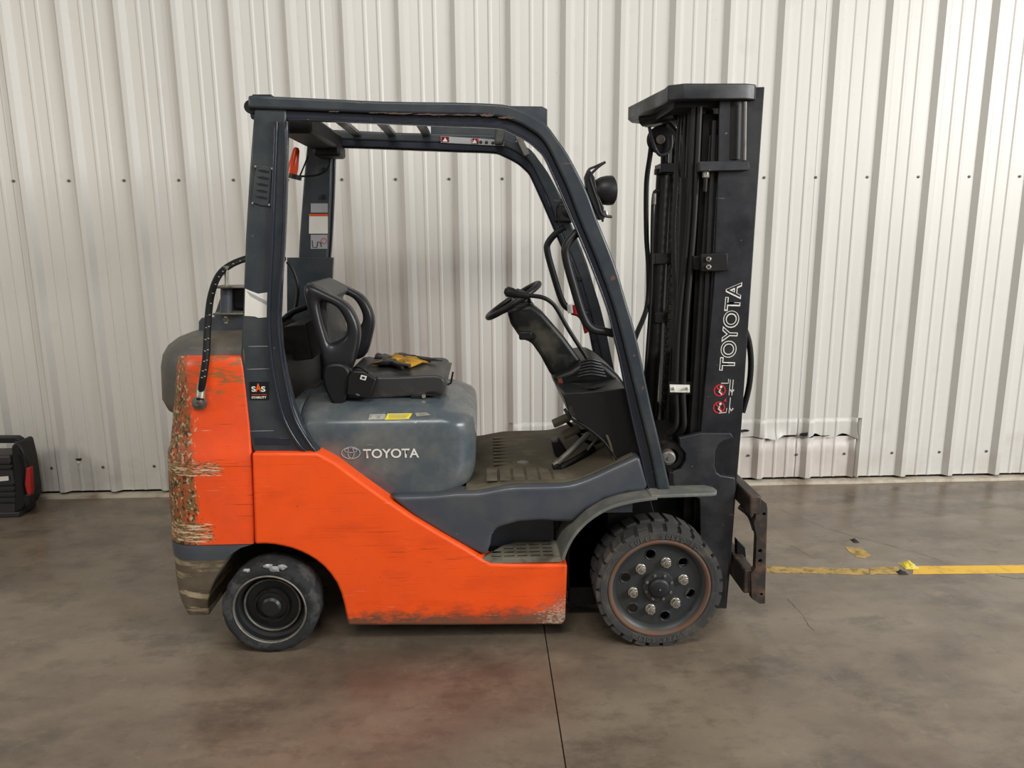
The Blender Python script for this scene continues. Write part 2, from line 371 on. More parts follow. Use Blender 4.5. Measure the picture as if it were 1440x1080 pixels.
while base+k*SH < 8.5:
    a, b = base+k*SH, base+(k+1)*SH; lift = .0015*(k % 2)
    lo = max(a, XT0); hi = min(b, XT1)
    if hi-lo > .05:
        if lo > a+.01: sheet(a, lo, .035, .42, lift, WALLM, wall)
        if hi < b-.01: sheet(hi, b, .035, .42, lift, WALLM, wall)
        sheet(a, b, .42, 4.5, lift, WALLM, wall)
        sheet(lo, hi, .298, .42, lift+.001, WALLM, wall, torn, 8)
        sheet(lo, hi, .035, .297, lift-.004, PATCHM, wall, wave, 6)
    else:
        sheet(a, b, .035, 4.5, lift, WALLM, wall)
    k += 1
def mini(name, fn, pts, mat, parent, off=(0, 0, 0)):
    o = fn(pts[0]); 
    return o
bm = bmesh.new(); blathe(bm, [(0, -.0075), (.004, -.0075), (.005, -.005), (.005, -.003), (.0085, -.0025), (.0085, 0)], (0, 0, 0), n=8)
sme = bpy.data.meshes.new('screw'); bmesh.ops.recalc_face_normals(bm, faces=bm.faces); bm.to_mesh(sme); bm.free(); sme.materials.append(GREYST)
for k in range(-8, 29):
    for z in (1.862, .1826, 3.3):
        o = bpy.data.objects.new('screw', sme); COL.objects.link(o); o.parent = wall
        o.location = (X0+k*PITCH, WY-.0015-.001, z)
# ripped flap holes low on the left sheet
p = P(111, 646, WY)
flat('tear', [p+Vector(v) for v in ((-.018, -.006, .006), (.02, -.006, .01), (.014, -.006, -.008), (-.006, -.006, -.006))], CRK, wall, .002)
flat('bent_flap', [p+Vector(v) for v in ((-.008, -.004, -.008), (.014, -.004, -.008), (.006, -.014, -.024), (-.006, -.012, -.02))], WALLM, wall, .002)
for (tx, ty, w_, h_) in ((1133, 611, .045, .014), (1112, 612.5, .05, .004), (1046, 606, .05, .010), (755, 607.5, .075, .006), (1160, 613, .04, .003)):
    q = P(tx, ty, WY-.03); L_ = []
    for k in range(10):
        a_ = 2*math.pi*k/10; L_.append(q+Vector((math.cos(a_)*w_*random.uniform(.7, 1), .0 if abs(math.cos(a_)) < .6 else .006, math.sin(a_)*h_*random.uniform(.6, 1.1))))
    flat('tear', L_, DARK, wall, -.002)
bm = bmesh.new(); n = 160
for j in range(n):
    x0, x1 = -9+18*j/n, -9+18*(j+1)/n
    w0, w1 = .006*nz_(x0, 0, 2), .006*nz_(x1, 0, 2)
    vs = [bm.verts.new(v) for v in ((x0, WY-.05+w0, 0), (x1, WY-.05+w1, 0), (x1, WY-.046+w1, .018), (x0, WY-.046+w0, .018), (x0, WY+.01, .02), (x1, WY+.01, .02))]
    bm.faces.new((vs[0], vs[1], vs[2], vs[3])); bm.faces.new((vs[3], vs[2], vs[5], vs[4]))
bmesh.ops.remove_doubles(bm, verts=bm.verts, dist=1e-5)
structure(fin('baseboard_back', bm, TRIMM, normals=False))

# ------------------------------------------------------------------ floor tape
def ragged(pts, n=7, amp=.005):
    L = [G(x, y) for x, y in pts]; out = []
    for i in range(len(L)):
        a, b = L[i], L[(i+1) % len(L)]
        for k in range(n):
            q = a.lerp(b, k/n); out.append(q+Vector((random.uniform(-amp, amp), random.uniform(-amp, amp), .0012+random.uniform(0, .0006))))
    return out
def tape(name, pts, mat, label, cat, amp=.004, n=9):
    bm = bmesh.new(); L = ragged(pts, n, amp); a = [bm.verts.new(p) for p in L]
    b = [bm.verts.new((p.x, p.y, .0002)) for p in L]; bm.faces.new(a); bm.faces.new(b[::-1])
    for i in range(len(a)): bm.faces.new((a[i], b[i], b[(i+1) % len(a)], a[(i+1) % len(a)]))
    o = fin(name, bm, mat, smooth=False); o['label'] = label; o['category'] = cat; return o
def tstrip(name, x0p, x1p, mat, label, amp, tops, bots):
    t = [(x0p+(x1p-x0p)*i/12, tops[0]+(tops[1]-tops[0])*i/12) for i in range(13)]
    b = [(x1p-(x1p-x0p)*i/12, bots[1]+(bots[0]-bots[1])*i/12) for i in range(13)]
    return tape(name, t+b, mat, label, 'tape', amp, 3)
tstrip('floor_tape', 1079, 1222, TAPEO, 'dirty torn strip of yellow floor tape beside the forklift carriage', .005, (797, 800), (805, 808.5))
tstrip('floor_tape', 1224, 1264, TAPEO, 'short scuffed piece of yellow floor tape between the long strips', .004, (798, 797), (808, 807))
tstrip('floor_tape', 1284, 1560, TAPE, 'long bright yellow floor tape strip running out at the right', .0015, (796.5, 794), (807.5, 805))
tape('tape_scrap', [(1187, 769), (1202, 771), (1212, 770), (1225, 782), (1214, 785), (1203, 783)], TAPEO, 'loose diamond-shaped scrap of dirty yellow tape on the concrete', 'scrap', .004, 4)
# crumpled lump of tape
def lump(name, px, py, sx, sy2, h, mat, label):
    bm = bmesh.new(); c = G(px, py); N = 9; g = []
    for i in range(N):
        row = []
        for j in range(N):
            u, v = i/(N-1)*2-1, j/(N-1)*2-1; z = max(0, (1-u*u)*(1-v*v))*h*(1+.9*nz_(u*.4+px, v*.4, 4))
            row.append(bm.verts.new((c.x+u*sx*(1+.2*nz_(v, u, 3)), c.y+v*sy2*(1+.2*nz_(u, v, 3)), .0006+max(0, z))))
        g.append(row)
    for i in range(N-1):
        for j in range(N-1): bm.faces.new((g[i][j], g[i+1][j], g[i+1][j+1], g[i][j+1]))
    o = fin(name, bm, mat, smooth=False, normals=False); o['label'] = label; o['category'] = 'scrap'
    s = o.modifiers.new('s', 'SOLIDIFY'); s.thickness = .0006; s.offset = 0
lump('crumpled_tape', 1278, 796, .034, .035, .02, YEL, 'crumpled yellow tape lump bunched up between the tape strips')
lump('dirt_clump', 1268, 806, .022, .018, .012, CRK, 'small dark dirt clump beside the crumpled tape')
lump('dirt_clump', 1202, 761, .014, .022, .01, CRK, 'small dark dirt clump above the loose tape scrap')

# ------------------------------------------------------------------ forklift
CYC = 3.08
fk = root('forklift', (0, CYC, 0), 'orange and slate grey counterbalance forklift with black mast parked along the white wall', 'forklift')
def my(y): return 2*CYC-y
def pz(y, Y, x=500): return P(x, y, Y).z
def px_(x, y, Y): return P(x, y, Y).x
# counterweight
YN = 2.65
def cwl(y, xl, xr, yn=YN, ra=.13, dep=2.78):
    return (pz(y, YN, 300), px_(xl, y, dep), px_(xr, y, YN), yn, my(yn), ra, .006)
loft('counterweight', [cwl(766, 247, 357), cwl(740, 246, 357), cwl(700, 243, 355.5), cwl(655, 241, 353.5), cwl(641, 241, 352.5),
     cwl(634, 243, 351.5, YN+.008), cwl(600, 246, 349, YN+.010), cwl(560, 248, 344.5, YN+.012), cwl(520, 249, 340, YN+.014), cwl(506, 251, 337.5, YN+.016), cwl(503, 254, 336.5, YN+.024)], CWORANGE, fk)
loft('rear_bumper', [cwl(868, 278, 291, YN+.02, .03), cwl(850, 268, 291, YN+.012, .05), cwl(835, 261, 294, YN+.006, .08), cwl(815, 256, 302, YN+.003, .1),
     cwl(800, 253, 311, YN, .12), cwl(790, 251.5, 317, YN-.002, .12), cwl(787, 251, 319, YN-.003, .12)], BUMP, fk)
loft('bumper_band', [cwl(787, 251, 319, YN-.004, .12), cwl(779, 250, 327, YN-.004, .12), cwl(771, 249, 340, YN-.003, .12), cwl(767, 248, 356, YN+.0, .12)], BLUE, fk)
hl = []
for y, xl, dy in ((588, 262, 0), (580, 246, 0), (565, 238, 0), (520, 236, 0), (500, 238, 0), (487, 244, .01), (478, 254, .03), (473, 266, .06), (470, 282, .10)):
    hl.append((P(300, y, 2.75).z if y > 500 else P(300, y, 2.80).z, px_(xl, y, 2.92), px_(346, y, 2.72), 2.70+dy, my(2.70+dy), .2, .01))
loft('counterweight_cover', hl, worn('cover_paint', (84, 84, 82), (150, 120, 80), .5, 12, .60, (112, 98, 74), .8), fk, n=10)
bm = bmesh.new()                                                # hose port on the counterweight
port = P(281, 566, YN+.012)
lathe('hose_port', [(0, -.03), (.008, -.03), (.009, -.022), (.016, -.02), (.018, -.012), (.026, -.01), (.027, 0)], port, GREYST, fk, n=24)
# side frames
frame_px = [(354, 637), (400, 637), (446, 637), (470, 650), (505, 676), (540, 701), (580, 728), (620, 752), (655, 772), (680, 788), (690, 793), (720, 794), (798, 794), (797, 830), (795, 874), (790, 879), (640, 880), (489, 880)] + \
    [(484, 852), (479, 834), (473, 820), (464, 807), (455, 797), (444, 788), (434, 782), (424, 777), (411, 772), (399, 769), (386, 766.5), (373, 765.5), (358, 766)]
fr = XZ(frame_px, 2.64)
prism('side_frame', fr, 2.64, 2.76, ORANGE, fk, .012, 3)
prism('side_frame', fr, my(2.76), my(2.64), ORANGE, fk, .012, 3)
# underbody
box('chassis', -.50, .28, 2.835, my(2.835), .10, .55, DARK, fk)
box('chassis', -1.02, -.50, 2.92, my(2.92), .22, .82, DARK, fk)
box('wheel_arch_liner', -1.0, -.5, 2.80, my(2.80), .455, .60, DARK, fk)
box('drive_axle', .26, .50, 2.80, my(2.80), .12, .62, SOOT, fk, .02)
cyl('axle_tube', (.643, 2.78, .236), (.643, my(2.78), .236), .07, SOOT, fk)
cyl('steer_axle', (-.817, 2.78, .178), (-.817, my(2.78), .178), .045, DARK, fk)
box('hanging_bracket', .235, .262, 2.70, 2.75, .045, .09, SOOT, fk)
cyl('hanging_bolt', (.225, 2.70, .03), (.225, 2.70, .09), .005, SOOT, fk)
# sill panel, recess and step
top = [(548, 699), (609, 697), (640, 694), (673, 693), (696, 689), (722, 685), (764, 684), (800, 682), (829, 673), (862, 658), (900, 641)]
arcu = [(920, 691), (884, 693), (851, 702), (824, 718), (804, 738)]
sp1 = XZ(sm([Vector(p) for p in top], 3)+[Vector(v) for v in ((914, 684), (905, 692), (884, 693), (851, 702), (824, 718), (806, 736), (795, 735), (762, 733), (729, 735), (700, 743), (692, 752), (690, 766), (684, 783), (655, 770), (620, 750), (580, 726))], 2.665)
prism('sill_panel', sp1, 2.665, 2.76, BLUE, fk, .016, 4)
prism('sill_panel', [(x, z) for x, z in sp1], my(2.76), my(2.665), BLUE, fk, .016, 4)
sp2 = XZ([(676, 785), (690, 745), (729, 732), (800, 732), (828, 716), (812, 736), (797, 756), (790, 785)], 2.70)
prism('sill_recess', XZ([(676, 775), (690, 738), (729, 728), (850, 706), (838, 730), (822, 756), (815, 775)], 2.81), 2.808, 2.83, BLUE, fk, .004)
# diagonal edge strip beside the orange frame
zs = P(740, 784, 2.65).z
sx0, sx1 = P(676, 783, 2.65).x, P(790, 783, 2.65).x
holes = []
for c in range(6):
    for r in range(4):
        a = sx0+.040+c*.050; yv = 2.664+r*.034
        if (c == 0 and r > 1) or (c == 1 and r > 2): continue
        if a+.038 < sx1-.006: holes.append([(a, yv), (a+.038, yv), (a+.038, yv+.015), (a, yv+.015)])
so = prism('step_plate', [(sx0, 2.648), (sx1, 2.648), (sx1-.002, 2.806), (sx0+.15, 2.806), (sx0+.085, 2.765), (sx0+.03, 2.69)], zs-.004, zs, GRITS, None, 0, 2, holes)
for v in so.data.vertices: v.co = Vector((v.co.x, v.co.z, v.co.y)) - Vector((0, CYC, 0))
so.parent = fk; so['_off'] = list(fk['_off'])
so.data.flip_normals()
box('step_backing', sx0+.035, sx1-.008, 2.660, 2.80, zs-.018, zs-.016, DARK, fk, 0)
box('step_lip', sx0+.004, sx1, 2.6475, 2.655, zs-.022, zs-.0005, GRITS, fk, .002)
box('sill_corner', sx0+.0, sx0+.16, 2.672, 2.806, zs-.06, zs-.0185, DARK, fk, .002)
box('step_support', sx0+.04, sx1-.01, 2.70, 2.80, zs-.06, zs-.02, DARK, fk)
# fender
def sheetY(name, path, th, y0, y1, mat, parent, bevel=.002):
    a = [Vector(p) for p in path]; off = []
    for i, p in enumerate(a):
        t = (a[min(i+1, len(a)-1)]-a[max(i-1, 0)]).normalized(); off.append(p+Vector((t[1], -t[0]))*th)
    return prism(name, [tuple(p) for p in a]+[tuple(p) for p in off[::-1]], y0, y1, mat, parent, bevel)
fx = XZ([(786, 775), (792, 758), (804, 738), (824, 718), (851, 702), (884, 693)], 2.665)
ze = fx[-1][1]+.004; fpath = sm([Vector(p) for p in fx]+[Vector((fx[-1][0]+.09, ze+.008))], 5)
sheetY('front_fender', fpath, .012, 2.583, 2.80, FEND, fk)
sheetY('front_fender', fpath, .012, my(2.80), my(2.583), FEND, fk)
xf = G(1010, 684, ze+.008)
bm = bmesh.new(); zt = ze+.010
plan = [(fpath[-1][0]-.03, 2.60), (fpath[-1][0]-.03, 2.72)]
tipx = P(1008, 690, 2.64).x
pl = [(fpath[-1][0]-.02, 2.595), (tipx-.03, 2.605), (tipx-.008, 2.615), (tipx, 2.64), (tipx-.004, 2.675), (tipx-.03, 2.70), (fpath[-1][0]-.02, 2.70)]
for nm, f in (('a', lambda y: y), ('b', my)):
    bm = bmesh.new(); a = [bm.verts.new((x, f(y), zt)) for x, y in pl]; b = [bm.verts.new((x, f(y), zt-.014)) for x, y in pl]
    bm.faces.new(a); bm.faces.new(b[::-1])
    for i in range(len(a)): bm.faces.new((a[i], b[i], b[(i+1) % len(a)], a[(i+1) % len(a)]))
    fin('fender_step', bm, FEND, fk, .004)
prism('inner_fender', XZ([(800, 775), (806, 756), (822, 738), (850, 718), (884, 706), (915, 702), (925, 740), (910, 770), (870, 790), (845, 810), (838, 850), (800, 850)], 2.80), 2.80, 2.83, SOOT, fk, .003)
# floor mat
mp = XZ([(655, 694), (673, 693), (696, 688.5), (722, 684.5), (764, 683.5), (800, 681.5), (829, 672.5), (862, 657.5), (892, 644)], 2.68)
prism('floor_plate', [tuple(p) for p in sm([Vector(p) for p in mp], 3)]+[(mp[-1][0], .5), (mp[0][0], .5)], 2.69, my(2.69), BLUE, fk)
zm = mp[3][1]
sheetY('floor_mat', [(x, z+.010) for x, z in sm([Vector(p) for p in mp], 3)], .010, 2.70, my(2.70), MAT_, fk)
bm = bmesh.new()
x0 = mp[1][0]+.01
for i in range(7):
    for j in range(3):
        bbox(bm, x0+.02+i*.052, x0+.062+i*.052, 2.725+j*.05, 2.768+j*.05, zm+.008, zm+.0145)
for j in range(9): bbox(bm, x0+.05, x0+.30, 2.93+j*.05, 2.955+j*.05, zm+.008, zm+.0108)
fin('mat_tread', bm, MAT_, fk, .002)['kind'] = 'stuff'
pc = G(733, 650, zm+.012)
me_ = lathe('mat_emblem', [(0, .004), (.030, .005), (.044, .003), (.048, .0)], (pc.x, pc.y, zm+.010), MAT_, fk, (0, 0, 1), 28)
lathe('emblem_disc', [(0, .007), (.022, .006), (.026, .003)], (pc.x+.005, pc.y-.01, zm+.010), GREYST, me_, (0, 0, 1), 24)
# hood
HY = 2.715
def hv(y, xl, xr, dy=0, rb=.11, ra=.01): return (P(560, y, HY).z, px_(xl, y, HY), px_(xr, y, HY+.03), HY+dy, my(HY+dy), ra, rb)
hood = loft('hood', [hv(697, 545, 646), hv(694, 533, 652), hv(686, 522, 662), hv(676, 507, 666), hv(664, 493, 668.5), hv(656, 480, 669), hv(645, 463, 669.5), hv(635, 449, 669.5), hv(620, 436, 669.5),
     hv(603, 425, 668, .000, .11, .02), hv(597, 422, 666, .004, .11, .03), hv(591, 419, 661, .013, .11, .04), hv(586, 417, 654, .028, .12, .05), hv(580, 416, 645, .060, .13, .07), hv(575, 416, 632, .10, .13, .08), hv(572, 416, 612, .15, .13, .10)], HOODM, fk, n=10)
hz1 = P(560, 571.5, HY).z
prism('hood_seal', XZ([(411, 600), (440, 600), (470, 606), (500, 640), (560, 660), (560, 704), (546, 700.5), (531, 697.5), (492, 668.5), (477, 660.5), (446, 638.5), (421, 606), (411, 590)], 2.725), 2.725, my(2.725), DARK, fk)
box('rear_housing', px_(345, 520, 2.75), px_(397, 520, 2.75), 2.76, my(2.76), .5, P(370, 500, 2.9).z, SOOT, fk, .01)
def rc(y, a, b, dy, r=.01): return (P(560, y, HY).z, px_(a, y, HY), px_(b, y, HY), HY+.02+dy, my(HY+.02+dy), .01, r)
loft('rear_cover', [rc(640, 396, 444, 0), rc(605, 396, 420, 0), rc(591, 392, 419, .01), rc(586, 390, 417, .025), rc(580, 388, 415, .06), rc(574, 388, 414, .12)], HOODM, fk)
# pillars (rear legs of the guard)
pil = [(357, 152), (402, 152), (401, 250), (398, 330), (394, 400), (392, 450), (395, 490), (402, 530), (412, 570), (424, 600), (438, 625), (450, 637), (356, 637), (351, 620), (345, 590), (340, 550), (338, 500), (341, 440), (345, 330), (351, 230)]
pilw = XZ(pil, 2.665)
for y0, y1 in ((2.668, 2.715), (my(2.715), my(2.668))): prism('rear_pillar', pilw, y0, y1, GUARD, fk, .006)
# raised ridge pair along the pillar
def ribbon(name, path, w, y0, y1, mat, parent, bevel=.002, side=1):
    a = [Vector(p) for p in path]; off = []
    for i, p in enumerate(a):
        t = (a[min(i+1, len(a)-1)]-a[max(i-1, 0)]).normalized(); off.append(p+Vector((t[1], -t[0]))*w*side)
    return prism(name, [tuple(p) for p in a]+[tuple(p) for p in off[::-1]], y0, y1, mat, parent, bevel)
GP = 2.66
rid = sm([Vector(p) for p in XZ([(391, 170), (388, 250), (384, 350), (380, 440), (383, 500), (391, 550), (402, 590), (420, 622), (432, 634)], GP)], 4)
rid2 = sm([Vector(p) for p in XZ([(405, 170), (404, 250), (400, 350), (393, 440), (397, 500), (406, 550), (417, 590), (436, 622), (447, 636)], GP)], 4)
for f in (lambda y: y, my):
    for L, w in ((rid, .012), (rid2, .010)):
        ys = sorted((f(2.655), f(2.68))); ribbon('pillar_ridge', L, w, ys[0], ys[1], GUARDEDGE, fk, .003)
# guard side rails and front legs, both sides
outer = [(349, 134), (450, 138.5), (540, 142.5), (640, 144), (688, 145.5), (713, 148), (736, 156), (754, 166), (769, 176), (784, 196), (798, 216), (813, 244), (827, 273), (840, 309), (855, 346), (869, 384), (882, 429), (892, 462), (901, 500), (909, 540), (918, 582), (928, 624), (937, 662), (943, 690)]
inner = [(349, 152), (450, 156), (540, 159.5), (640, 161.5), (669, 162), (690, 163), (704, 165), (718, 169), (731, 174), (745, 182), (758, 191), (770, 206), (783, 232), (799, 267), (813, 304), (829, 342), (846, 384), (862, 429), (872, 464), (881, 500), (891, 540), (901, 582), (914, 634), (925, 690)]
inner2 = [(405, 167), (450, 168), (540, 171.5), (640, 175.5), (680, 177), (704, 178.5), (714, 182), (724, 187), (736, 193), (747, 200), (757, 209), (766, 219), (777, 242), (792, 276), (806, 309), (822, 347), (837, 384), (855, 433), (865, 473), (872, 500), (880, 540), (892, 596), (902, 638), (914, 690)]
O = sm([Vector(p) for p in XZ(outer, GP)], 3); I = sm([Vector(p) for p in XZ(inner, GP)], 3); I2 = sm([Vector(p) for p in XZ(inner2, GP+.01)], 3)
T = lambda L: [tuple(p) for p in L]
for f in (lambda y: y, my):
    ys = sorted((f(2.655), f(2.715))); prism('guard_rail', T(O)+T(I)[::-1], ys[0], ys[1], GUARD, fk, .008, 3)
    ys = sorted((f(2.675), f(2.712))); prism('guard_channel', T(I)+T(I2)[::-1], ys[0], ys[1], GUARDEDGE, fk, .003)
    ys = sorted((f(2.664), f(2.69))); ribbon('guard_lip', I2[:], .006, ys[0], ys[1], GUARDEDGE, fk, .002)
EDGEM = simple('bare_paint_edge', (96, 66, 50), .7, dirt=(60, 60, 62), amt=.9, sc=60)
random.seed(21)
for (xs, ys_, w_, h_) in ((533, 158.5, 14, 1.5), (560, 159.5, 20, 1.6), (610, 161, 26, 1.6), (650, 161.5, 22, 1.8), (685, 161.5, 10, 3), (712, 165.5, 12, 2), (700, 150, 4, 2), (862, 391, 4, 5), (506, 145, 5, 2), (470, 157, 7, 1.2), (904, 546, 2, 6), (892, 500, 2, 3)):
    q = P(xs, ys_, 2.655); L_ = []
    for k in range(24):
        a_ = 2*math.pi*k/24; L_.append((q.x+math.cos(a_)*w_*.0025*random.uniform(.85, 1.1), q.z+math.sin(a_)*h_*.0020*random.uniform(.25, 1.2)))
    prism('paint_chip', L_, 2.6546, 2.6552, EDGEM, fk)
for (xs, ys_, w_, h_) in ((381, 498, 2.5, 7), (379, 486, 2, 3), (382, 515, 2, 4), (343, 500, 1.2, 14), (362, 519, 16, .5), (365, 487, 15, .5), (368, 606, 22, .4)):
    q = P(xs, ys_, 2.667); prism('paint_chip', [(q.x+math.cos(a_*.5236)*w_*.0026*random.uniform(.7, 1.1), q.z+math.sin(a_*.5236)*h_*.0026*random.uniform(.5, 1.1)) for a_ in range(12)], 2.6672, 2.6684, RUST if h_ > 1 else SILV, fk)
# roof slats
zr = P(500, 160, 2.70).z
def slat(xp, w=.035):
    x = P(xp, 171, 2.72).x; box('roof_slat', x, x+w, 2.70, my(2.72), zr+.018, zr+.038, GUARD, fk, .004)
for xp in (447, 509, 571): slat(xp)
box('roof_cross_beam', P(352, 145, 2.7).x, P(372, 145, 2.7).x, 2.68, my(2.68), zr-.02, zr+.035, GUARD, fk, .01)
cyl('roof_tube', P(352, 150, 2.672)+Vector((0, 0, 0)), P(352, 150, 2.672)+Vector((0, .8, 0)), .022, BLACK, fk)
box('roof_cap', P(372, 132, 2.9).x, P(398, 132, 2.9).x, 2.74, 2.84, zr+.02, P(383, 132.5, 2.74).z, BLACK, fk)
# far top plate standing on the far rail
prism('guard_side_plate', XZ([(606, 172), (606, 148), (762, 150), (769.5, 154), (769.5, 184), (760, 198), (606, 198)], 3.47), 3.46, 3.475, GUARD, fk, .003)
prism('roof_brace', XZ([(722, 188), (731, 188), (745, 217), (737, 220)], 3.40), 3.38, 3.41, GREYST, fk, .002)
box('roof_front_beam', P(700, 165, 2.7).x, P(716, 165, 2.7).x, 2.70, my(2.70), zr-.02, zr+.02, GUARD, fk, .008)
# electronics box under the roof rear
box('roof_box', P(410, 190, 3.0).x, P(462, 190, 3.1).x, 2.80, 3.40, zr-.05, zr+.02, SOOT, fk, .012)
box('roof_box', P(440, 190, 3.3).x, P(478, 190, 3.3).x, 3.28, 3.42, P(460, 222, 3.35).z, zr-.03, SOOT, fk, .012)
def PT(l): return [P(*q) for q in l]
tube('roof_cable', PT([(455, 200, 3.38), (462, 215, 3.37), (462, 235, 3.38), (447, 246, 3.38), (420, 248, 3.36)]), .0045, HOSE, fk)
tube('roof_cable', PT([(474, 196, 3.38), (468, 210, 3.38), (463, 228, 3.40)]), .004, HOSE, fk)
tube('roof_cable', PT([(433, 220, 3.38), (427, 235, 3.36), (421, 249, 3.36)]), .0035, HOSE, fk)
lb = P(412, 236, 3.32)
o = lathe('beacon_lamp', [(0, -.04), (.02, -.04), (.022, .0), (.014, .075), (.008, .085), (0, .085)], lb, LENS, fk, (.25, 0, 1), 20); o['label'] = 'orange beacon lamp'
o = lathe('beacon_base', [(0, -.015), (.028, -.015), (.028, 0.005), (.0, .005)], P(415, 247, 3.32), BLACK, fk, (.25, 0, 1), 20)
# far rear pillar lower widening and bulkhead
# vent plate on the near pillar
vx = [(360.5, 233), (382.5, 235), (378, 290), (366, 288.5), (354, 284)]
vent = prism('vent_plate', XZ(vx, 2.664), 2.6625, 2.669, GUARD, fk, .001)
for (x, y) in ((370, 240), (369, 249.5), (368, 259), (367.5, 268), (367, 277)):
    a = P(x-8, y-1, 2.662); b = P(x+9, y+1.5, 2.662)
    prism('vent_slot', [(a.x, a.z), ((a.x+b.x)/2, a.z+.001), (b.x, b.z+.001), (b.x-.003, b.z-.005), (a.x+.012, a.z-.007)], 2.6615, 2.664, DARK, vent)
for (x, y) in ((359, 234), (382.5, 237), (355, 285.5), (378.5, 288)):
    cyl('vent_screw', P(x, y, 2.656), P(x, y, 2.665), .0035, STEEL, vent, 10, 0)
# torn white decal and stability sticker
d = flat('torn_decal', PT([(345, 406, 2.667), (352, 409, 2.667), (363, 413, 2.667), (377, 411, 2.667), (376, 446, 2.667), (364, 447, 2.667), (358, 445, 2.667), (344, 444, 2.667)]), WHITE, fk)
flat('decal_crease', PT([(347, 409, 2.6652), (376, 424, 2.6652), (375, 429, 2.6652), (352, 416, 2.6652)]), SILV, d, .0005)
st = flat('stability_sticker', PT([(351, 537, 2.666), (377.5, 537, 2.666), (378.5, 562, 2.666), (352, 562, 2.666)]), BLACK, fk)
a = P(353, 552, 2.6642)
text('sticker_letter', 'S', P(354, 551, 2.6642), (1, 0, 0), (0, 0, 1), .015, .020, WHITE, st, offset=.03)
text('sticker_letter', 'S', P(367.5, 551, 2.6642), (1, 0, 0), (0, 0, 1), .015, .020, WHITE, st, offset=.03)
text('sticker_letter', 'A', P(359.5, 551, 2.6640), (1, 0, 0), (0, 0, 1), .021, .030, OR2, st, offset=.03)
text('sticker_letter', 'STABILITY', P(354, 560.5, 2.6642), (1, 0, 0), (0, 0, 1), .053, .008, WHITE, st, offset=.03)
text('sticker_letter', 'SYSTEM OF ACTIVE', P(354, 556, 2.6642), (1, 0, 0), (0, 0, 1), .053, .004, OR2, st)
prism('pillar_badge', XZ([(359, 615), (407, 616), (407, 625.5), (359, 625)], 2.668), 2.6655, 2.669, GUARDEDGE, fk, .001)
# far pillar labels
FY = 3.443
def lab(name, q, mat): return flat(name, PT([(x, y, FY) for x, y in q]), mat, fk)
l1 = lab('serial_label', [(437, 286), (461, 286), (461, 299), (437, 299)], SILV)
for y in (289.5, 292.5): flat('label_line', PT([(440, y, FY-.001), (458, y, FY-.001), (458, y+1, FY-.001), (440, y+1, FY-.001)]), INK, l1, .0004)
flat('label_line', PT([(445, 295.5, FY-.001), (457, 295.5, FY-.001), (457, 297, FY-.001), (445, 297, FY-.001)]), RED, l1, .0004)
l2 = lab('warning_label', [(435, 301), (461, 301), (461, 328.5), (434.5, 328.5)], WHITE)
flat('label_header', PT([(435.2, 300.8, FY-.001), (461, 300.8, FY-.001), (461, 304.2, FY-.001), (435.2, 304.2, FY-.001)]), OR2, l2, .0005)
for k in range(6):
    y = 308+k*3.4; flat('label_line', PT([(437, y, FY-.001), (458-(k % 3)*3, y, FY-.001), (458-(k % 3)*3, y+1, FY-.001), (437, y+1, FY-.001)]), GREYST, l2, .0004)
l3 = lab('pictogram_label', [(437, 330), (460.5, 330), (460.5, 350), (437, 350)], SILV)
tube('label_print', PT([(439, 338, FY-.002), (440, 348, FY-.002), (446, 348, FY-.002)]), .002, INK, l3, 6, 0)
tube('label_print', PT([(446, 347, FY-.002), (447, 340, FY-.002), (451, 341, FY-.002), (452, 347, FY-.002)]), .002, INK, l3, 6, 0)
c = P(455.5, 339, FY-.002); bm = bmesh.new(); blathe(bm, [(.010, 0), (.013, 0), (.013, .001), (.010, .001)], c, n=20); fin('label_symbol', bm, RED, l3)
flat('label_line', PT([(452, 345, FY-.001), (459, 345, FY-.001), (459, 348, FY-.001), (452, 348, FY-.001)]), RED, l3, .0004)
for x, y in ((456, 239), (455, 277)): cyl('pillar_bolt', P(x, y, FY-.006), P(x, y, FY+.01), .011, BLACK, fk, 16)
# labels on the far rail
RY = 3.442
l4 = flat('rail_label', PT([(620, 191.5, RY), (709, 197, RY), (709, 205.5, RY), (620, 200.5, RY)]), SILV, fk)
for xa in (620.5, 662):
    ya = 192+(xa-620)*.06
    q = flat('label_header', PT([(xa, ya, RY-.001), (xa+11, ya+.6, RY-.001), (xa+11, ya+8.4, RY-.001), (xa, ya+8, RY-.001)]), RED, l4, .0005)
    flat('label_symbol', PT([(xa+5.5, ya+1.5, RY-.002), (xa+9, ya+7, RY-.002), (xa+2, ya+7, RY-.002)]), WHITE, l4, .0004)
for k in range(3): flat('label_line', PT([(634+(k == 0)*4, 194.6+k*2.1, RY-.001), (658-k*2, 196+k*2.1, RY-.001), (658-k*2, 196.7+k*2.1, RY-.001), (634+(k == 0)*4, 195.3+k*2.1, RY-.001)]), INK, l4, .0004)
for xa in (676, 684, 693, 702): 
    ya = 199+(xa-676)*.07; lathe('label_symbol', [(0, -.001), (.007, -.001), (.009, .0)], P(xa, ya+1, RY-.001), INK, l4, n=8)

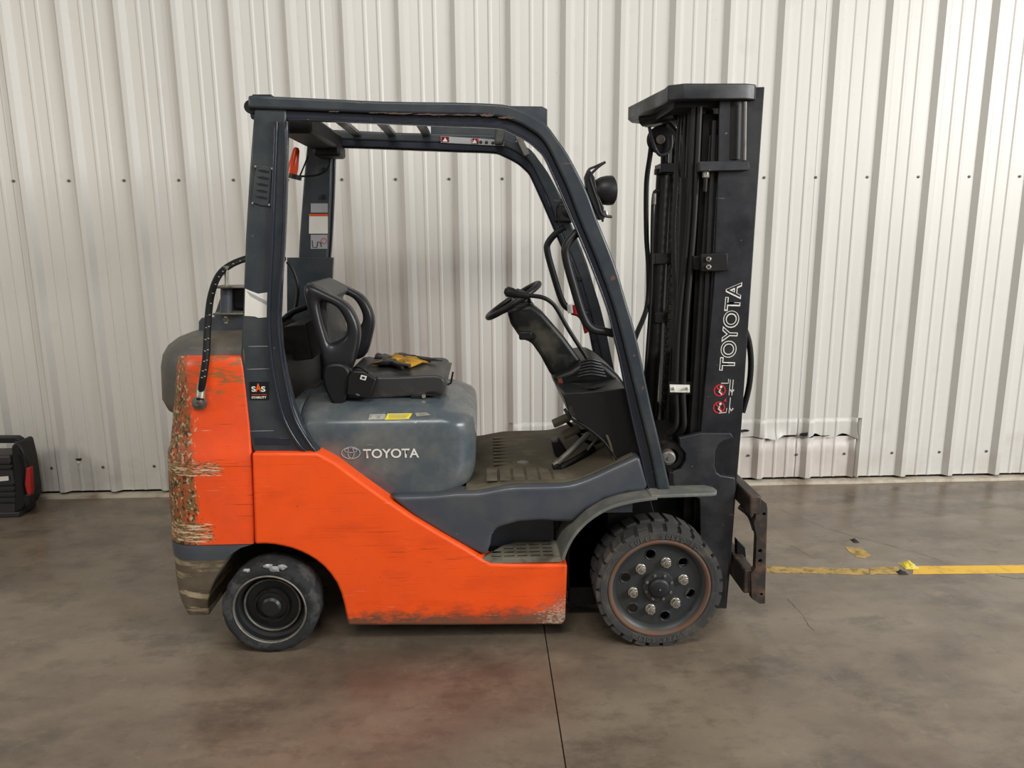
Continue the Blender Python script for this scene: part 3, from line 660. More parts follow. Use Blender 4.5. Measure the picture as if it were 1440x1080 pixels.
# LPG bracket, plate and hose at the rear
tube('gas_hose', PT([(281, 562, 2.63), (283, 548, 2.63), (286, 530, 2.63), (290, 500, 2.645), (292, 460, 2.69), (296, 420, 2.77), (306, 390, 2.86), (322, 374, 2.92), (345, 364, 2.98), (372, 358, 3.04), (400, 365, 3.1)]), .0125, HOSE, fk, 12, 8)
bm = bmesh.new(); hp = sm(PT([(286, 530, 2.617), (290, 500, 2.632), (292, 460, 2.677), (296, 420, 2.757), (306, 390, 2.848), (322, 374, 2.908), (343, 365, 2.968)]), 5)
for i, q in enumerate(hp):
    if i % 2 == 0:
        for s in (-1, 1):
            c = q+Vector((s*.005, 0, s*.002)); bbox(bm, c.x-.003, c.x+.003, c.y-.002, c.y, c.z-.0015, c.z+.0015)
fin('hose_fleck', bm, SILV, fk, smooth=False)['kind'] = 'stuff'
cyl('hose_fitting', P(281.5, 560, 2.628), P(284.5, 538, 2.64), .0155, STEEL, fk)
cyl('hose_fitting', P(281, 566, 2.628), P(281.5, 556, 2.63), .011, GREYST, fk)
prism('tank_plate', XZ([(279, 452), (283, 447), (300, 446), (306, 440), (350, 440), (350, 472), (284, 472), (279, 467)], 2.95), 2.95, 2.97, BLUE, fk, .004)
bx = P(317, 430, 2.90)
cyl('tank_hinge', P(318, 402, 2.90), P(318, 444, 2.90), .021, BLUE, fk)
cyl('hinge_pin', P(318, 375, 2.90), P(318, 455, 2.90), .007, STEEL, fk)
cyl('hinge_nut', P(318, 447, 2.90), P(318, 452, 2.90), .013, GREYST, fk, 6)
lathe('hinge_pin_cap', [(0, .0), (.014, 0), (.010, -.012), (.006, -.02), (0, -.02)], P(317, 374, 2.90), STEEL, fk, (0, 0, 1), 16)
for y in (403, 440):
    bm = bmesh.new(); c = P(318, y, 2.90)
    bbox(bm, c.x-.035, P(350, y, 2.90).x, c.y-.05, c.y+.05, c.z-.004, c.z+.004); fin('hinge_plate', bm, GREYST, fk, .003)
prism('hinge_gusset', XZ([(300, 447), (312, 412), (320, 404), (350, 404), (350, 447)], 2.955), 2.955, 2.967, BLUE, fk, .002)
box('hinge_block', P(326, 420, 2.92).x, P(352, 420, 2.92).x, 2.92, 3.02, P(330, 436, 2.92).z, P(330, 404, 2.92).z, SOOT, fk, .01)
# bulkhead behind the seat
prism('rear_bulkhead', XZ([(405, 362), (435, 362), (470, 362), (467, 420), (440, 500), (405, 520)], 3.44), 3.42, 3.44, GUARD, fk, .002)
prism('rear_bulkhead', XZ([(398, 460), (430, 455), (440, 505), (398, 510)], 2.95), 2.95, 3.38, SOOT, fk, .004)
tube('tank_strap', PT([(404, 368, 3.2), (412, 380, 3.2), (419, 405, 3.2), (415, 435, 3.2), (405, 448, 3.2)]), .008, BLACK, fk)
tube('tank_strap', PT([(398, 450, 3.0), (410, 440, 3.05), (430, 432, 3.1)]), .012, BLACK, fk)
# seat
SY0, SY1 = 2.86, 3.30
rt = XZ([(426, 404), (432, 398), (440, 402), (460, 412), (486, 426), (500, 446), (506, 469), (502, 495), (494, 520), (478, 530), (458, 528), (452, 505), (444, 475), (434, 440), (428, 420)], SY0)
rt = [tuple(p) for p in sm([Vector(p) for p in rt], 4, True)]
hole = XZ([(449, 426), (462, 427), (474, 434), (483, 448), (487, 462), (483, 474), (464, 483), (457, 468), (451, 446)], SY0)
hole = [tuple(p) for p in sm([Vector(p) for p in hole], 4, True)]
back = XZ([(426, 404), (432, 398), (440, 402), (458, 411), (466, 420), (456, 428), (458, 450), (462, 480), (472, 510), (478, 528), (458, 528), (452, 505), (444, 475), (434, 440), (428, 420)], SY0)
def bypolar(L, c, n):
    out = []
    for k in range(n):
        a = 2*math.pi*k/n; d = Vector((math.cos(a), math.sin(a))); best = 0
        for i in range(len(L)):
            p, q = Vector(L[i])-c, Vector(L[(i+1) % len(L)])-c; e = q-p; den = d.x*e.y-d.y*e.x
            if abs(den) < 1e-9: continue
            t = (p.x*e.y-p.y*e.x)/den; u = (p.x*d.y-p.y*d.x)/den
            if -1e-6 <= u <= 1+1e-6 and t > best: best = t
        out.append(c+d*best)
    return out
def puff(name, outl, inl, ym, hd, mat, parent, n=56, m=14):
    c = sum((Vector(p) for p in inl), Vector((0, 0)))/len(inl); A_ = bypolar(outl, c, n); B_ = bypolar(inl, c, n)
    bm = bmesh.new(); rings = []
    for a, b in zip(A_, B_):
        mid = (a+b)/2; h = (a-b)/2; r = []
        for k in range(m):
            t = 2*math.pi*k/m; cx_, sx_ = math.cos(t), math.sin(t)
            cx_ = math.copysign(abs(cx_)**.7, cx_); sx_ = math.copysign(abs(sx_)**.7, sx_)
            p = mid+h*cx_; r.append(bm.verts.new((p.x, ym+hd*sx_, p.y)))
        rings.append(r)
    for i in range(n):
        for k in range(m): bm.faces.new((rings[i][k], rings[(i+1) % n][k], rings[(i+1) % n][(k+1) % m], rings[i][(k+1) % m]))
    return fin(name, bm, mat, parent, ang=80)
bk = prism('backrest', [tuple(p) for p in sm([Vector(p) for p in back], 3, True)], SY0+.04, SY1-.04, VINYL, fk, .02, 3)
puff('hip_restraint', rt, hole, SY0+.03, .036, VINYLD, bk)
puff('hip_restraint', rt, hole, SY1-.03, .036, VINYLD, bk)
# cushion
cu = XZ([(487, 527), (520, 530), (560, 530), (600, 528), (618, 529), (625, 536), (624, 550), (616, 558), (590, 557), (540, 560), (487, 562), (480, 545)], SY0)
cush = prism('seat_cushion', [tuple(p) for p in sm([Vector(p) for p in cu], 3, True)], SY0, SY1, VINYL, fk, .022, 4)
zc = P(560, 529, SY0).z
bm = bmesh.new(); N = 14; g = []            # raised crown of the cushion
for i in range(N):
    row = []
    for j in range(N):
        u, v = i/(N-1), j/(N-1); hgt = (max(0, math.sin(math.pi*u))**.35)*(max(0, math.sin(math.pi*v))**.35)
        row.append(bm.verts.new((P(478, 529, SY0).x+u*.415, SY0+.02+v*(SY1-SY0-.04), zc-.022+.034*hgt)))
    g.append(row)
for i in range(N-1):
    for j in range(N-1): bm.faces.new((g[i][j], g[i+1][j], g[i+1][j+1], g[i][j+1]))
fin('cushion_crown', bm, VINYL, cush, normals=False, ang=80)
def rag(name, pts, mat, par, z, amp, th=.003):
    bm = bmesh.new(); c = Vector((0, 0, 0))
    L = []
    for x, y in pts: q = G(x, y, z); L.append(q)
    cc = sum(L, Vector())/len(L); L2 = []
    for i in range(len(L)):
        for k in range(3):
            q = L[i].lerp(L[(i+1) % len(L)], k/3); L2.append(q+Vector((0, 0, amp*nz_(q.x, q.y, 14))))
    cv = bm.verts.new(cc+Vector((0, 0, amp*.8))); vs = [bm.verts.new(q) for q in L2]
    mid = [bm.verts.new(q.lerp(cc, .5)+Vector((0, 0, amp*nz_(q.x, q.y, 25)+amp*.5))) for q in L2]
    for i in range(len(vs)):
        j = (i+1) % len(vs); bm.faces.new((vs[i], vs[j], mid[j], mid[i])); bm.faces.new((mid[i], mid[j], cv))
    o = fin(name, bm, mat, par, ang=30); s = o.modifiers.new('s', 'SOLIDIFY'); s.thickness = th; s.offset = 1; return o
rag('torn_foam', [(520, 513), (545, 507), (556, 500), (580, 500), (592, 507), (606, 508), (588, 514), (575, 516), (560, 510), (540, 512)], FOAM, cush, zc+.016, .012, .006)
rag('torn_vinyl_flap', [(521, 513), (540, 507), (556, 507), (566, 511), (578, 512), (577, 517), (560, 516), (545, 512)], BLACK, cush, zc+.024, .010)
rag('torn_vinyl_flap', [(528, 500), (531, 496), (545, 500), (552, 503), (540, 506), (526, 504)], VINYL, cush, zc+.026, .008)
rag('torn_vinyl_flap', [(560, 498), (568, 496), (575, 499), (592, 504), (622, 507), (605, 508), (585, 503), (572, 501), (561, 502)], BLACK, cush, zc+.022, .006)
prism('seat_hinge', [tuple(p) for p in sm([Vector(p) for p in XZ([(456, 516), (470, 511), (485, 514), (493, 528), (490, 548), (484, 566), (472, 571), (462, 560), (453, 535)], SY0-.04)], 3, True)], SY0-.04, SY0+.02, BLACK, fk, .014, 3)
sb = prism('belt_retractor', XZ([(496, 521), (512, 522), (530, 533), (520, 562), (486, 556), (488, 530)], SY0-.05), SY0-.05, SY0+.0, BLACK, fk, .008, 3)
flat('belt_tag', PT([(508, 527, SY0-.054), (516, 529, SY0-.054), (514, 535, SY0-.054), (506, 533, SY0-.054)]), WHITE, sb)
flat('belt_button', PT([(509.5, 529.3, SY0-.056), (513.5, 530.3, SY0-.056), (512.8, 533, SY0-.056), (508.6, 532, SY0-.056)]), INK, sb, .001)
flat('belt_latch', PT([(501, 553, SY0-.0515), (506, 555, SY0-.0515), (505, 557, SY0-.0515), (500, 555, SY0-.0515)]), GREYST, sb, .001)
tube('seat_belt', PT([(502, 526, SY0-.02), (497, 518, SY0+.0), (506, 517, SY0-.03), (518, 524, SY0-.045)]), .004, BLACK, fk)
for yy in (SY0+.01, SY1-.05):
    a = P(470, 562, SY0); b = P(618, 565, SY0); box('seat_rail', a.x, b.x, yy, yy+.03, b.z-.012, b.z+.006, SOOT, fk, .002)
box('seat_base', P(480, 562, SY0).x, P(600, 565, SY0).x, SY0+.05, SY1-.05, P(600, 566, SY0).z-.012, P(600, 550, SY0).z, BLACK, fk)
lathe('rail_lever', [(0, -.005), (.008, -.005), (.008, 0)], P(596, 557, SY0-.006), STEEL, fk, n=14)
box('rail_catch', P(578, 558, SY0).x, P(598, 558, SY0).x, SY0-.004, SY0+.02, P(590, 563, SY0).z, P(590, 555, SY0).z, BLACK, fk)
tube('adjuster_rod', PT([(600, 552, SY0), (612, 552, SY0-.01), (620, 555, SY0-.02)]), .004, SOOT, fk)
tube('hood_latch', PT([(629, 541, 3.0), (634, 539, 3.0), (637, 523, 3.0)]), .004, BLACK, fk, 8, 0)
# hood labels and badge
from mathutils.bvhtree import BVHTree
off_ = Vector((0, CYC, 0))
tree = BVHTree.FromPolygons([v.co+off_ for v in hood.data.vertices], [tuple(p.vertices) for p in hood.data.polygons])
def decal(name, q, mat, par, nx=8, ny=3, lift=.0016):
    bm = bmesh.new(); g = []
    for j in range(ny+1):
        row = []
        for i in range(nx+1):
            u, v = i/nx, j/ny
            x = (q[0][0]*(1-u)+q[1][0]*u)*(1-v)+(q[3][0]*(1-u)+q[2][0]*u)*v; y = (q[0][1]*(1-u)+q[1][1]*u)*(1-v)+(q[3][1]*(1-u)+q[2][1]*u)*v
            h, n_, _, _ = tree.ray_cast(CAM, ray(x, y).normalized())
            if n_.z < 0 and n_.y > 0: n_ = -n_
            row.append(bm.verts.new(h+n_*lift))
        g.append(row)
    for j in range(ny):
        for i in range(nx): bm.faces.new((g[j][i], g[j][i+1], g[j+1][i+1], g[j+1][i]))
    return fin(name, bm, mat, par, smooth=False)
h1 = decal('hood_label', [(520, 583), (543, 582.5), (541, 590), (518, 590.5)], simple('worn_white_label', (170, 168, 158), .5, dirt=(110, 110, 104), amt=.7, sc=60), fk)
h2 = decal('hood_label', [(545, 582), (580, 581.5), (575, 589.5), (541, 590.5)], YEL, fk)
for k in range(3): decal('label_line', [(547, 584+k*2), (575-k*2, 583.6+k*2), (575-k*2, 584.3+k*2), (547, 584.7+k*2)], simple('label_print', (150, 130, 40), .6), h2, 8, 1, .0022)
decal('label_scrap', [(583, 581), (600, 580), (606, 584), (586, 586)], simple('label_glue', (150, 146, 130), .6, dirt=(110, 112, 108), amt=.9, sc=50), fk)
HB = HY-.0025
a, b = P(511, 644.5, HB), P(589.5, 643.5, HB)
text('badge_lettering', 'TOYOTA', a, (b-a), (0, 0, 1), (b-a).length, .036, WHITE, fk, offset=.02)
em = P(493.5, 637, HB)
def ell(name, rx, rz, ox, oz, w, par):
    ou = [(em.x+ox+rx*math.cos(t*math.pi/16), em.z+oz+rz*math.sin(t*math.pi/16)) for t in range(32)]
    inn = [(em.x+ox+(rx-w)*math.cos(t*math.pi/16), em.z+oz+(rz-w)*math.sin(t*math.pi/16)) for t in range(32)]
    return prism(name, ou, HB-.001, HB+.001, SILV, par, 0, 2, [inn])
eb = ell('badge_emblem', .036, .024, 0, 0, .0035, fk); ell('emblem_ring', .013, .022, 0, 0, .003, eb); ell('emblem_ring', .024, .010, 0, .010, .003, eb)
# steering
SWY = CYC-.0
wc = P(722, 422, SWY); e1 = P(685, 447, SWY); e2 = P(759, 398, SWY)
ax = (e2-e1).normalized(); nrm = Vector((-ax.z, 0, ax.x)); R_ = (e2-e1).length/2; wc = (e1+e2)/2
bm = bmesh.new(); tor = []
for i in range(48):
    a = 2*math.pi*i/48; d = ax*math.cos(a)+Vector((0, 1, 0))*math.sin(a); c = wc+d*R_*.96
    tor.append([bm.verts.new(c+(d*math.cos(2*math.pi*k/10)+nrm*math.sin(2*math.pi*k/10))*(.0125)) for k in range(10)])
for i in range(48):
    for k in range(10): bm.faces.new((tor[i][k], tor[(i+1) % 48][k], tor[(i+1) % 48][(k+1) % 10], tor[i][(k+1) % 10]))
sw = fin('steering_wheel', bm, BLACK, fk)
for a in (90, 210, 330):
    d = ax*math.cos(math.radians(a))+Vector((0, 1, 0))*math.sin(math.radians(a))
    tube('steering_spoke', [wc-nrm*.02, wc-nrm*.012+d*R_*.5, wc+d*R_*.95], [.012, .010, .008], BLACK, sw, 8, 0)
lathe('steering_hub', [(0, .012), (.025, .012), (.032, .0), (.034, -.03), (.03, -.05), (0, -.05)], wc-nrm*.012, BLACK, sw, nrm, 24)
cc = XZ([(713, 437), (722, 431), (747, 427), (764, 440), (793, 473), (818, 507), (800, 530), (775, 528), (760, 500), (746, 480), (733, 477), (718, 455)], 3.02)
prism('steering_column', cc, 3.0, 3.16, COWLM, fk, .018, 3)
prism('column_collar', XZ([(724, 430), (745, 422), (752, 428), (735, 440), (718, 440)], 3.04), 3.03, 3.13, BLACK, fk, .008)
lathe('key_switch', [(0, -.012), (.006, -.012), (.007, -.004), (.012, -.004), (.014, 0)], P(749, 473, 2.998), BLACK, fk, n=18)
box('column_pod', P(730, 462, 2.99).x, P(748, 470, 2.99).x, 2.985, 3.02, P(740, 478, 2.99).z, P(740, 466, 2.99).z, BLACK, fk, .006)
# cowl
cw_ = XZ([(775, 527), (795, 520), (818, 512), (850, 517), (868, 530), (880, 546), (905, 640), (871, 650), (860, 634), (847, 618), (818, 595), (801, 584), (794, 562), (786, 548)], 2.80)
cw1 = XZ([(786, 545), (793, 553), (820, 552), (849, 549), (880, 546), (892, 590), (905, 640), (871, 651), (860, 634), (847, 618), (818, 595), (801, 584), (794, 562)], 2.725)
cowl = prism('front_cowl', cw1, 2.725, my(2.725), COWLM, fk, .014, 3)
prism('dash_top', XZ([(775, 528), (800, 518), (818, 506), (836, 503), (852, 512), (868, 526), (884, 548), (850, 560), (793, 560)], 2.98), 2.94, 3.32, COWLM, fk, .02, 3)
tx = [G(x, y, P(840, 549, 2.73).z+.002) for x, y in ((822, 546), (840, 541), (857, 538), (852, 543), (835, 547))]
flat('dash_recess', tx, DARK, fk)
bm = bmesh.new()
for k in range(6):
    y = 507+k*4.2
    btube(bm, sm(PT([(817-k*.8, y+2, 2.93-.012*k), (830, y-1.5, 2.92-.012*k), (843+k*1.8, y+1.5, 2.93-.012*k)]), 4), .0055, 8)
fin('lever_boot', bm, BLACK, fk)
la = flat('dash_label', PT([(784, 533, 2.925), (818, 527, 2.925), (818, 533, 2.925), (786, 540, 2.925)]), COWLM, fk)
flat('dash_label_mark', PT([(784, 533, 2.923), (790, 532, 2.923), (792, 538, 2.923), (786, 540, 2.923)]), simple('faded_red', (130, 62, 44), .6), la, .001)
lv = tube('control_lever', PT([(714, 411, 2.86), (740, 415, 2.86), (762, 418, 2.87), (775, 425, 2.88), (784, 436, 2.89), (800, 464, 2.90), (825, 503, 2.92)]), .0085, BLACK, fk, 10, 5)
kp = PT([(709, 409, 2.86), (713, 410, 2.86), (720, 411.5, 2.86), (728, 414, 2.86), (744, 416.5, 2.86)])
tube('lever_knob', kp, [.008, .020, .019, .014, .011], BLACK, lv, 16, 0)
tube('direction_lever', PT([(727, 408, 2.95), (740, 413, 2.98), (745, 424, 3.03)]), .007, BLACK, fk)
# pedals
for (x, y, Y) in ((789, 591, 3.05), (803, 607, 3.0)):
    c = P(x, y, Y); Mx = Matrix.Translation(c) @ Matrix.Rotation(math.radians(-24), 4, 'Y')
    pd = box('pedal', -.038, .038, -.04, .04, -.009, .009, MAT_, fk, .004, Mx)
    tube('pedal_arm', [c+Vector((.02, 0, .0)), c+Vector((.08, .0, -.05)), c+Vector((.14, 0, -.03))], .008, SOOT, pd)
tube('pedal_rod', PT([(779, 655, 2.86), (800, 637, 2.88), (828, 610, 2.9)]), .013, GREYST, fk, 10, 0)
tube('pedal_linkage', PT([(784, 660, 2.85), (806, 648, 2.88), (835, 630, 2.92)]), .014, SOOT, fk, 10, 0)
lathe('linkage_pivot', [(0, -.03), (.015, -.03), (.018, -.02), (.018, .03), (0, .03)], P(783, 657, 2.86), SOOT, fk, n=18)
tube('pedal_linkage', PT([(826, 633, 2.9), (835, 622, 2.9), (846, 612, 2.92)]), .006, GREYST, fk)
prism('accelerator_pedal', XZ([(776, 622), (786, 618), (800, 640), (792, 648), (780, 640)], 3.0), 3.0, 3.08, BLACK, fk, .006)
tube('toe_cable', PT([(853, 612, 2.72), (858, 625, 2.72), (862, 640, 2.72), (866, 650, 2.72)]), .005, MAT_, fk)
tube('toe_cable', PT([(794, 575, 2.76), (803, 588, 2.74), (820, 598, 2.73), (848, 620, 2.72), (868, 648, 2.72)]), .006, SOOT, fk)
# grab handles
gh = [(826, 316, GP+.05), (812, 326, GP+.04), (797, 345, GP+.03), (796, 362, GP+.03), (806, 400, GP+.03), (820, 445, GP+.03), (832, 462, GP+.03), (850, 466, GP+.04), (866, 470, GP+.05)]
tube('grab_handle', PT(gh), .0155, BLACK, fk, 12, 5)
wp = PT(gh); tube('grab_handle', [Vector((p.x, my(p.y), p.z)) for p in wp], .0155, BLACK, fk, 12, 5)
# rag and tape on the far handle
cyl('white_tie', P(803, 428, 3.36), P(804, 440, 3.36), .018, WHITE, fk)
cyl('red_strap', P(808, 428, 3.36), P(810, 442, 3.36), .022, REDW, fk)
bm = bmesh.new(); rp = sm(PT([(806, 441, 3.34), (815, 444, 3.34), (821, 453, 3.34), (825, 468, 3.34)]), 4); prev = None
for q in rp:
    v = (bm.verts.new(q+Vector((.009, -.004, .004))), bm.verts.new(q+Vector((-.009, .004, -.004))))
    if prev: bm.faces.new((prev[0], prev[1], v[1], v[0]))
    prev = v
o = fin('red_strap', bm, REDW, fk); s = o.modifiers.new('s', 'SOLIDIFY'); s.thickness = .003
# work lights
def worklight(c, s, nm='work_lamp'):
    w = lathe(nm, [(0, -.056), (.022, -.052), (.038, -.040), (.047, -.022), (.051, 0), (.051, .018), (.046, .022), (0, .02)], c, BLACK, fk, (1, s, .05), 32)
    w['label'] = 'round black work lamp'
    lathe('lamp_lens', [(0, .024), (.043, .022), (.043, .018)], c, simple('lamp_glass', (150, 150, 145), .15), w, (1, s, .05), 32)
    return w
lc = P(853, 268, 2.70); worklight(lc, .25)
tube('lamp_guard', PT([(851, 228, 2.72), (838, 234, 2.74), (827, 240, 2.74), (825, 258, 2.74), (833, 275, 2.74), (843, 300, 2.72)]), .0045, BLACK, fk)
tube('lamp_guard', PT([(851, 228, 2.66), (840, 236, 2.66), (830, 248, 2.66), (833, 262, 2.66), (841, 285, 2.66), (847, 302, 2.66), (860, 305, 2.68)]), .0045, BLACK, fk)
prism('lamp_bracket', XZ([(821, 250), (826, 238), (834, 250), (839, 275), (847, 292), (848, 308), (841, 310), (836, 300), (824, 272)], 2.70), 2.66, 2.71, BLACK, fk, .003)
tube('lamp_bolt', PT([(852, 296, 2.69), (853, 302, 2.69), (858, 305, 2.69)]), .006, STEEL, fk)
cyl('lamp_bolt', P(847, 300, 2.69), P(847.5, 312, 2.69), .004, SOOT, fk)
lc2 = Vector((lc.x, my(lc.y), lc.z)); worklight(P(799, 297, 3.44), -.2)
tube('lamp_guard', PT([(789, 280, 3.42), (794, 284, 3.42), (802, 296, 3.42), (809, 312, 3.42)]), .0045, BLACK, fk)
box('lamp_bracket', P(785, 300, 3.42).x, P(801, 300, 3.42).x, 3.40, 3.44, P(790, 312, 3.42).z, P(790, 286, 3.42).z, BLACK, fk, .006)
for (x, y) in ((782, 308), (815, 392), (836, 477)): cyl('leg_bolt', P(x, y, 3.438), P(x, y, 3.45), .010, BLACK, fk, 14)

# ------------------------------------------------------------------ mast
MY = 2.80
ms = prism('mast_rail', XZ([(1012, 124), (1075.5, 122), (1043, 600), (1036, 680), (1028, 790), (1022, 856), (985, 856), (983, 690), (985, 610), (1004, 400), (1010, 240)], MY), MY, MY+.014, MASTM, fk, .003)
mw = XZ([(1012, 124), (1075.5, 122), (1022, 856), (985, 856), (983, 690), (985, 610), (1004, 400), (1010, 240)], MY)
prism('mast_rail', mw, my(MY)-.014, my(MY), MASTM, fk, .003)
def band(xa, xb, ya, yb, Y):      # straight strip down the mast following its lean
    return XZ([(xa[0], ya), (xb[0], ya), (xb[1], yb), (xa[1], yb)], Y)
for yn in (MY+.008, my(MY)-.068):
    prism('mast_flange', band((1068, 1016), (1073.5, 1021), 126, 850, MY), yn, yn+.06, MASTM, fk, .002)
    prism('mast_flange', band((1010, 985), (1015, 990), 240, 690, MY), yn, yn+.06, MASTM, fk, .002)
inn = band((985, 955), (1012, 980), 160, 760, MY+.05)
for yn in (MY+.05, my(MY)-.064): prism('inner_rail', inn, yn, yn+.014, SOOT, fk, .002)
for yn in (MY+.05, my(MY)-.11): prism('inner_rail_flange', band((985, 955), (990, 960), 160, 760, MY+.05), yn, yn+.06, SOOT, fk, .002)
for yn in (MY+.012, my(MY)-.03): prism('inner_rail_flange', band((1000, 972), (1006, 978), 170, 760, MY+.03), yn, yn+.05, SOOT, fk, .002)
prism('mast_side_strip', band((998, 968), (1016, 984), 190, 640, MY+.02), MY+.02, MY+.034, SOOT, fk, .002)
# top cross tie
zt1, zt0 = P(1000, 119, 2.79).z, P(1000, 141, 2.79).z
def plan_ring(pts, w):
    out = []
    return out
tp = [P(1063, 122, 2.78), ]
fx1 = P(1062, 130, 2.78).x; fxA = P(960, 130, 2.785).x; fxB = P(934, 125, 2.86).x; fxC = P(884, 165, 3.30).x
xm = P(1048, 130, 2.765).x
outer_p = [(fx1+.01, 2.80), (fx1, 2.782), (xm, 2.765), (fxA, 2.765), (fxA-.05, 2.80), (fxB, 2.86), (fxC-.01, 3.26), (fxC+.02, my(2.82)), (fxA, my(2.765)), (fx1, my(2.765)), (fx1+.01, my(2.80))]
inner_p = [(fx1+.01, my(2.815)), (fxA+.01, my(2.80)), (fxC+.07, 3.30), (fxB+.05, 2.90), (fxA+.01, 2.815), (fx1+.01, 2.815)]
bm = bmesh.new(); L = outer_p+inner_p
a = [bm.verts.new((x, y, zt1)) for x, y in L]; b = [bm.verts.new((x, y, zt0)) for x, y in L]
bm.faces.new(a); bm.faces.new(b[::-1])
for i in range(len(L)): bm.faces.new((a[i], b[i], b[(i+1) % len(L)], a[(i+1) % len(L)]))
fin('mast_top_tie', bm, BRK, fk, .004)
# top plate inside tie, keeps the sky out
box('mast_crosshead', fxA-.02, fx1-.03, 2.83, my(2.83), zt0-.02, zt0+.04, SOOT, fk, .005)
tube('crosshead_bracket', PT([(905, 168, 3.2), (935, 160, 3.1), (955, 158, 3.0)]), .03, SOOT, fk, 10)
# second tie
prism('mast_stop_bracket', XZ([(984, 227), (1053, 226), (1055, 239), (984, 241)], 2.775), 2.775, 2.87, BRK, fk, .003)
cyl('stop_bolt', P(993, 241, 2.80), P(991, 270, 2.80), .008, SOOT, fk); cyl('stop_nut', P(993, 240, 2.80), P(992.5, 250, 2.80), .013, STEEL, fk, 6)
cyl('mast_tube', P(1048, 143, 2.775), P(1047, 226, 2.775), .006, GREYST, fk)
cyl('near_lift_cylinder', P(1030, 143, 2.84), P(1028, 226, 2.84), .045, SOOT, fk)
# chains
def chain(name, a, b, w, dirn=0):
    bm = bmesh.new(); a, b = Vector(a), Vector(b); L = (b-a).length; n = int(L/.019); d = (b-a)/n
    for i in range(n):
        c = a+d*(i+.5)
        for s in ((-1, 1) if i % 2 else (-.55, .55)):
            bbox(bm, c.x-.010, c.x+.010, c.y+s*w-.0025, c.y+s*w+.0025, c.z-.0125, c.z+.0125)
        bbox(bm, c.x-.005, c.x+.005, c.y-w, c.y+w, c.z-.004, c.z+.004)
        if dirn:
            for v in bm.verts[-8*3:] if False else []: pass
    return fin(name, bm, CHN, fk, .001, 1)
chain('lift_chain', P(959, 160, 3.22), P(933, 575, 3.22), .014)
chain('lift_chain', P(998, 150, 2.90), P(984, 590, 2.90), .014)
# cylinders, hoses
cyl('lift_cylinder', P(933, 246, 3.26), P(911, 640, 3.26), .0305, SOOT, fk)
cyl('cylinder_head', P(933, 246, 3.26), P(933.5, 238, 3.26), .040, SOOT, fk); cyl('cylinder_rod', P(934, 240, 3.26), P(936, 160, 3.26), .016, SOOT, fk)
box('cylinder_clamp', P(925, 235, 3.26).x, P(946, 235, 3.26).x, 3.20, 3.32, P(930, 244, 3.26).z, P(930, 231, 3.26).z, SOOT, fk)
for y in (362, 444): box('cylinder_clamp', P(918, y, 3.26).x, P(946, y, 3.26).x, 3.22, 3.34, P(930, y+9, 3.26).z, P(930, y-6, 3.26).z, SOOT, fk)
cyl('lift_cylinder', P(968, 250, 2.92), P(955, 640, 2.92), .030, SOOT, fk); cyl('cylinder_rod', P(969, 252, 2.92), P(973, 150, 2.92), .014, SOOT, fk)
sh = lathe('hose_sheave', [(0, -.02), (.03, -.02), (.052, -.018), (.055, -.014), (.042, -.005), (.042, .005), (.055, .014), (.052, .018), (.03, .02), (0, .02)], P(929, 196, 3.18), SOOT, fk, n=32)
cyl('sheave_pin', P(929, 196, 3.13), P(929, 196, 3.15), .018, GREYST, fk)
tube('sheave_guard', PT([(913, 178, 3.14), (918, 200, 3.14), (928, 218, 3.14), (943, 210, 3.14), (944, 190, 3.14)]), .007, BRK, fk)
tube('mast_hose', PT([(918, 190, 3.2), (914, 220, 3.2), (909, 260, 3.22), (909, 330, 3.24), (912, 380, 3.24), (910, 430, 3.24), (896, 468, 3.1), (888, 490, 3.0)]), .011, HOSE, fk, 10, 6)
tube('mast_hose', PT([(926, 268, 3.22), (919, 274, 3.22), (917, 320, 3.22), (916, 400, 3.22), (911, 480, 3.22), (905, 560, 3.2)]), .007, HOSE, fk)
cyl('hose_coupling', P(920, 272, 3.215), P(919.5, 288, 3.215), .009, GREYST, fk)
tube('mast_hose', PT([(940, 175, 3.05), (955, 195, 3.02), (957, 230, 3.0), (962, 260, 3.0)]), .012, HOSEP, fk)
for i, (xt, xb, Y, r) in enumerate(((976, 951, 2.84, .0105), (984, 961, 2.83, .0105), (956, 946, 3.0, .009), (965, 948, 2.96, .009))):
    tube('mast_hose', PT([(xt, 150, Y), (xt-4, 240, Y), (xt-9, 330, Y), (xb+4, 450, Y), (xb, 545, Y), (xb+1, 580, Y), (xb-1+i*2, 600, Y), (xb-12+i*6, 612, Y+.02)]), r, HOSEP, fk, 10, 5)
clp = flat('hose_clamp_plate', PT([(942, 541, 2.815), (970, 541.5, 2.815), (970, 552, 2.815), (942.5, 551.5, 2.815)]), WHITE, fk, -.006)
for x in (947, 966): cyl('clamp_bolt', P(x, 546.5, 2.80), P(x, 546.5, 2.818), .006, STEEL, clp, 10)
prism('clamp_bracket', XZ([(941, 537), (988, 537), (988, 555), (941, 555)], 2.83), 2.83, 2.835, SOOT, fk)
# roller bracket on the near rail
rb = prism('roller_bracket', XZ([(985, 357), (1022, 355), (1024, 381), (985, 382)], 2.785), 2.775, 2.80, SOOT, fk, .004)
prism('bracket_stop', XZ([(975, 360), (988, 360), (988, 380), (975, 380)], 2.80), 2.80, 2.86, SOOT, fk, .004)
for y in (364.5, 375.5):
    cyl('bracket_bolt', P(996.5, y, 2.764), P(996.5, y, 2.776), .0095, STEEL, rb, 16); cyl('bolt_socket', P(996.5, y, 2.7625), P(996.5, y, 2.7645), .0045, INK, rb, 6, 0)
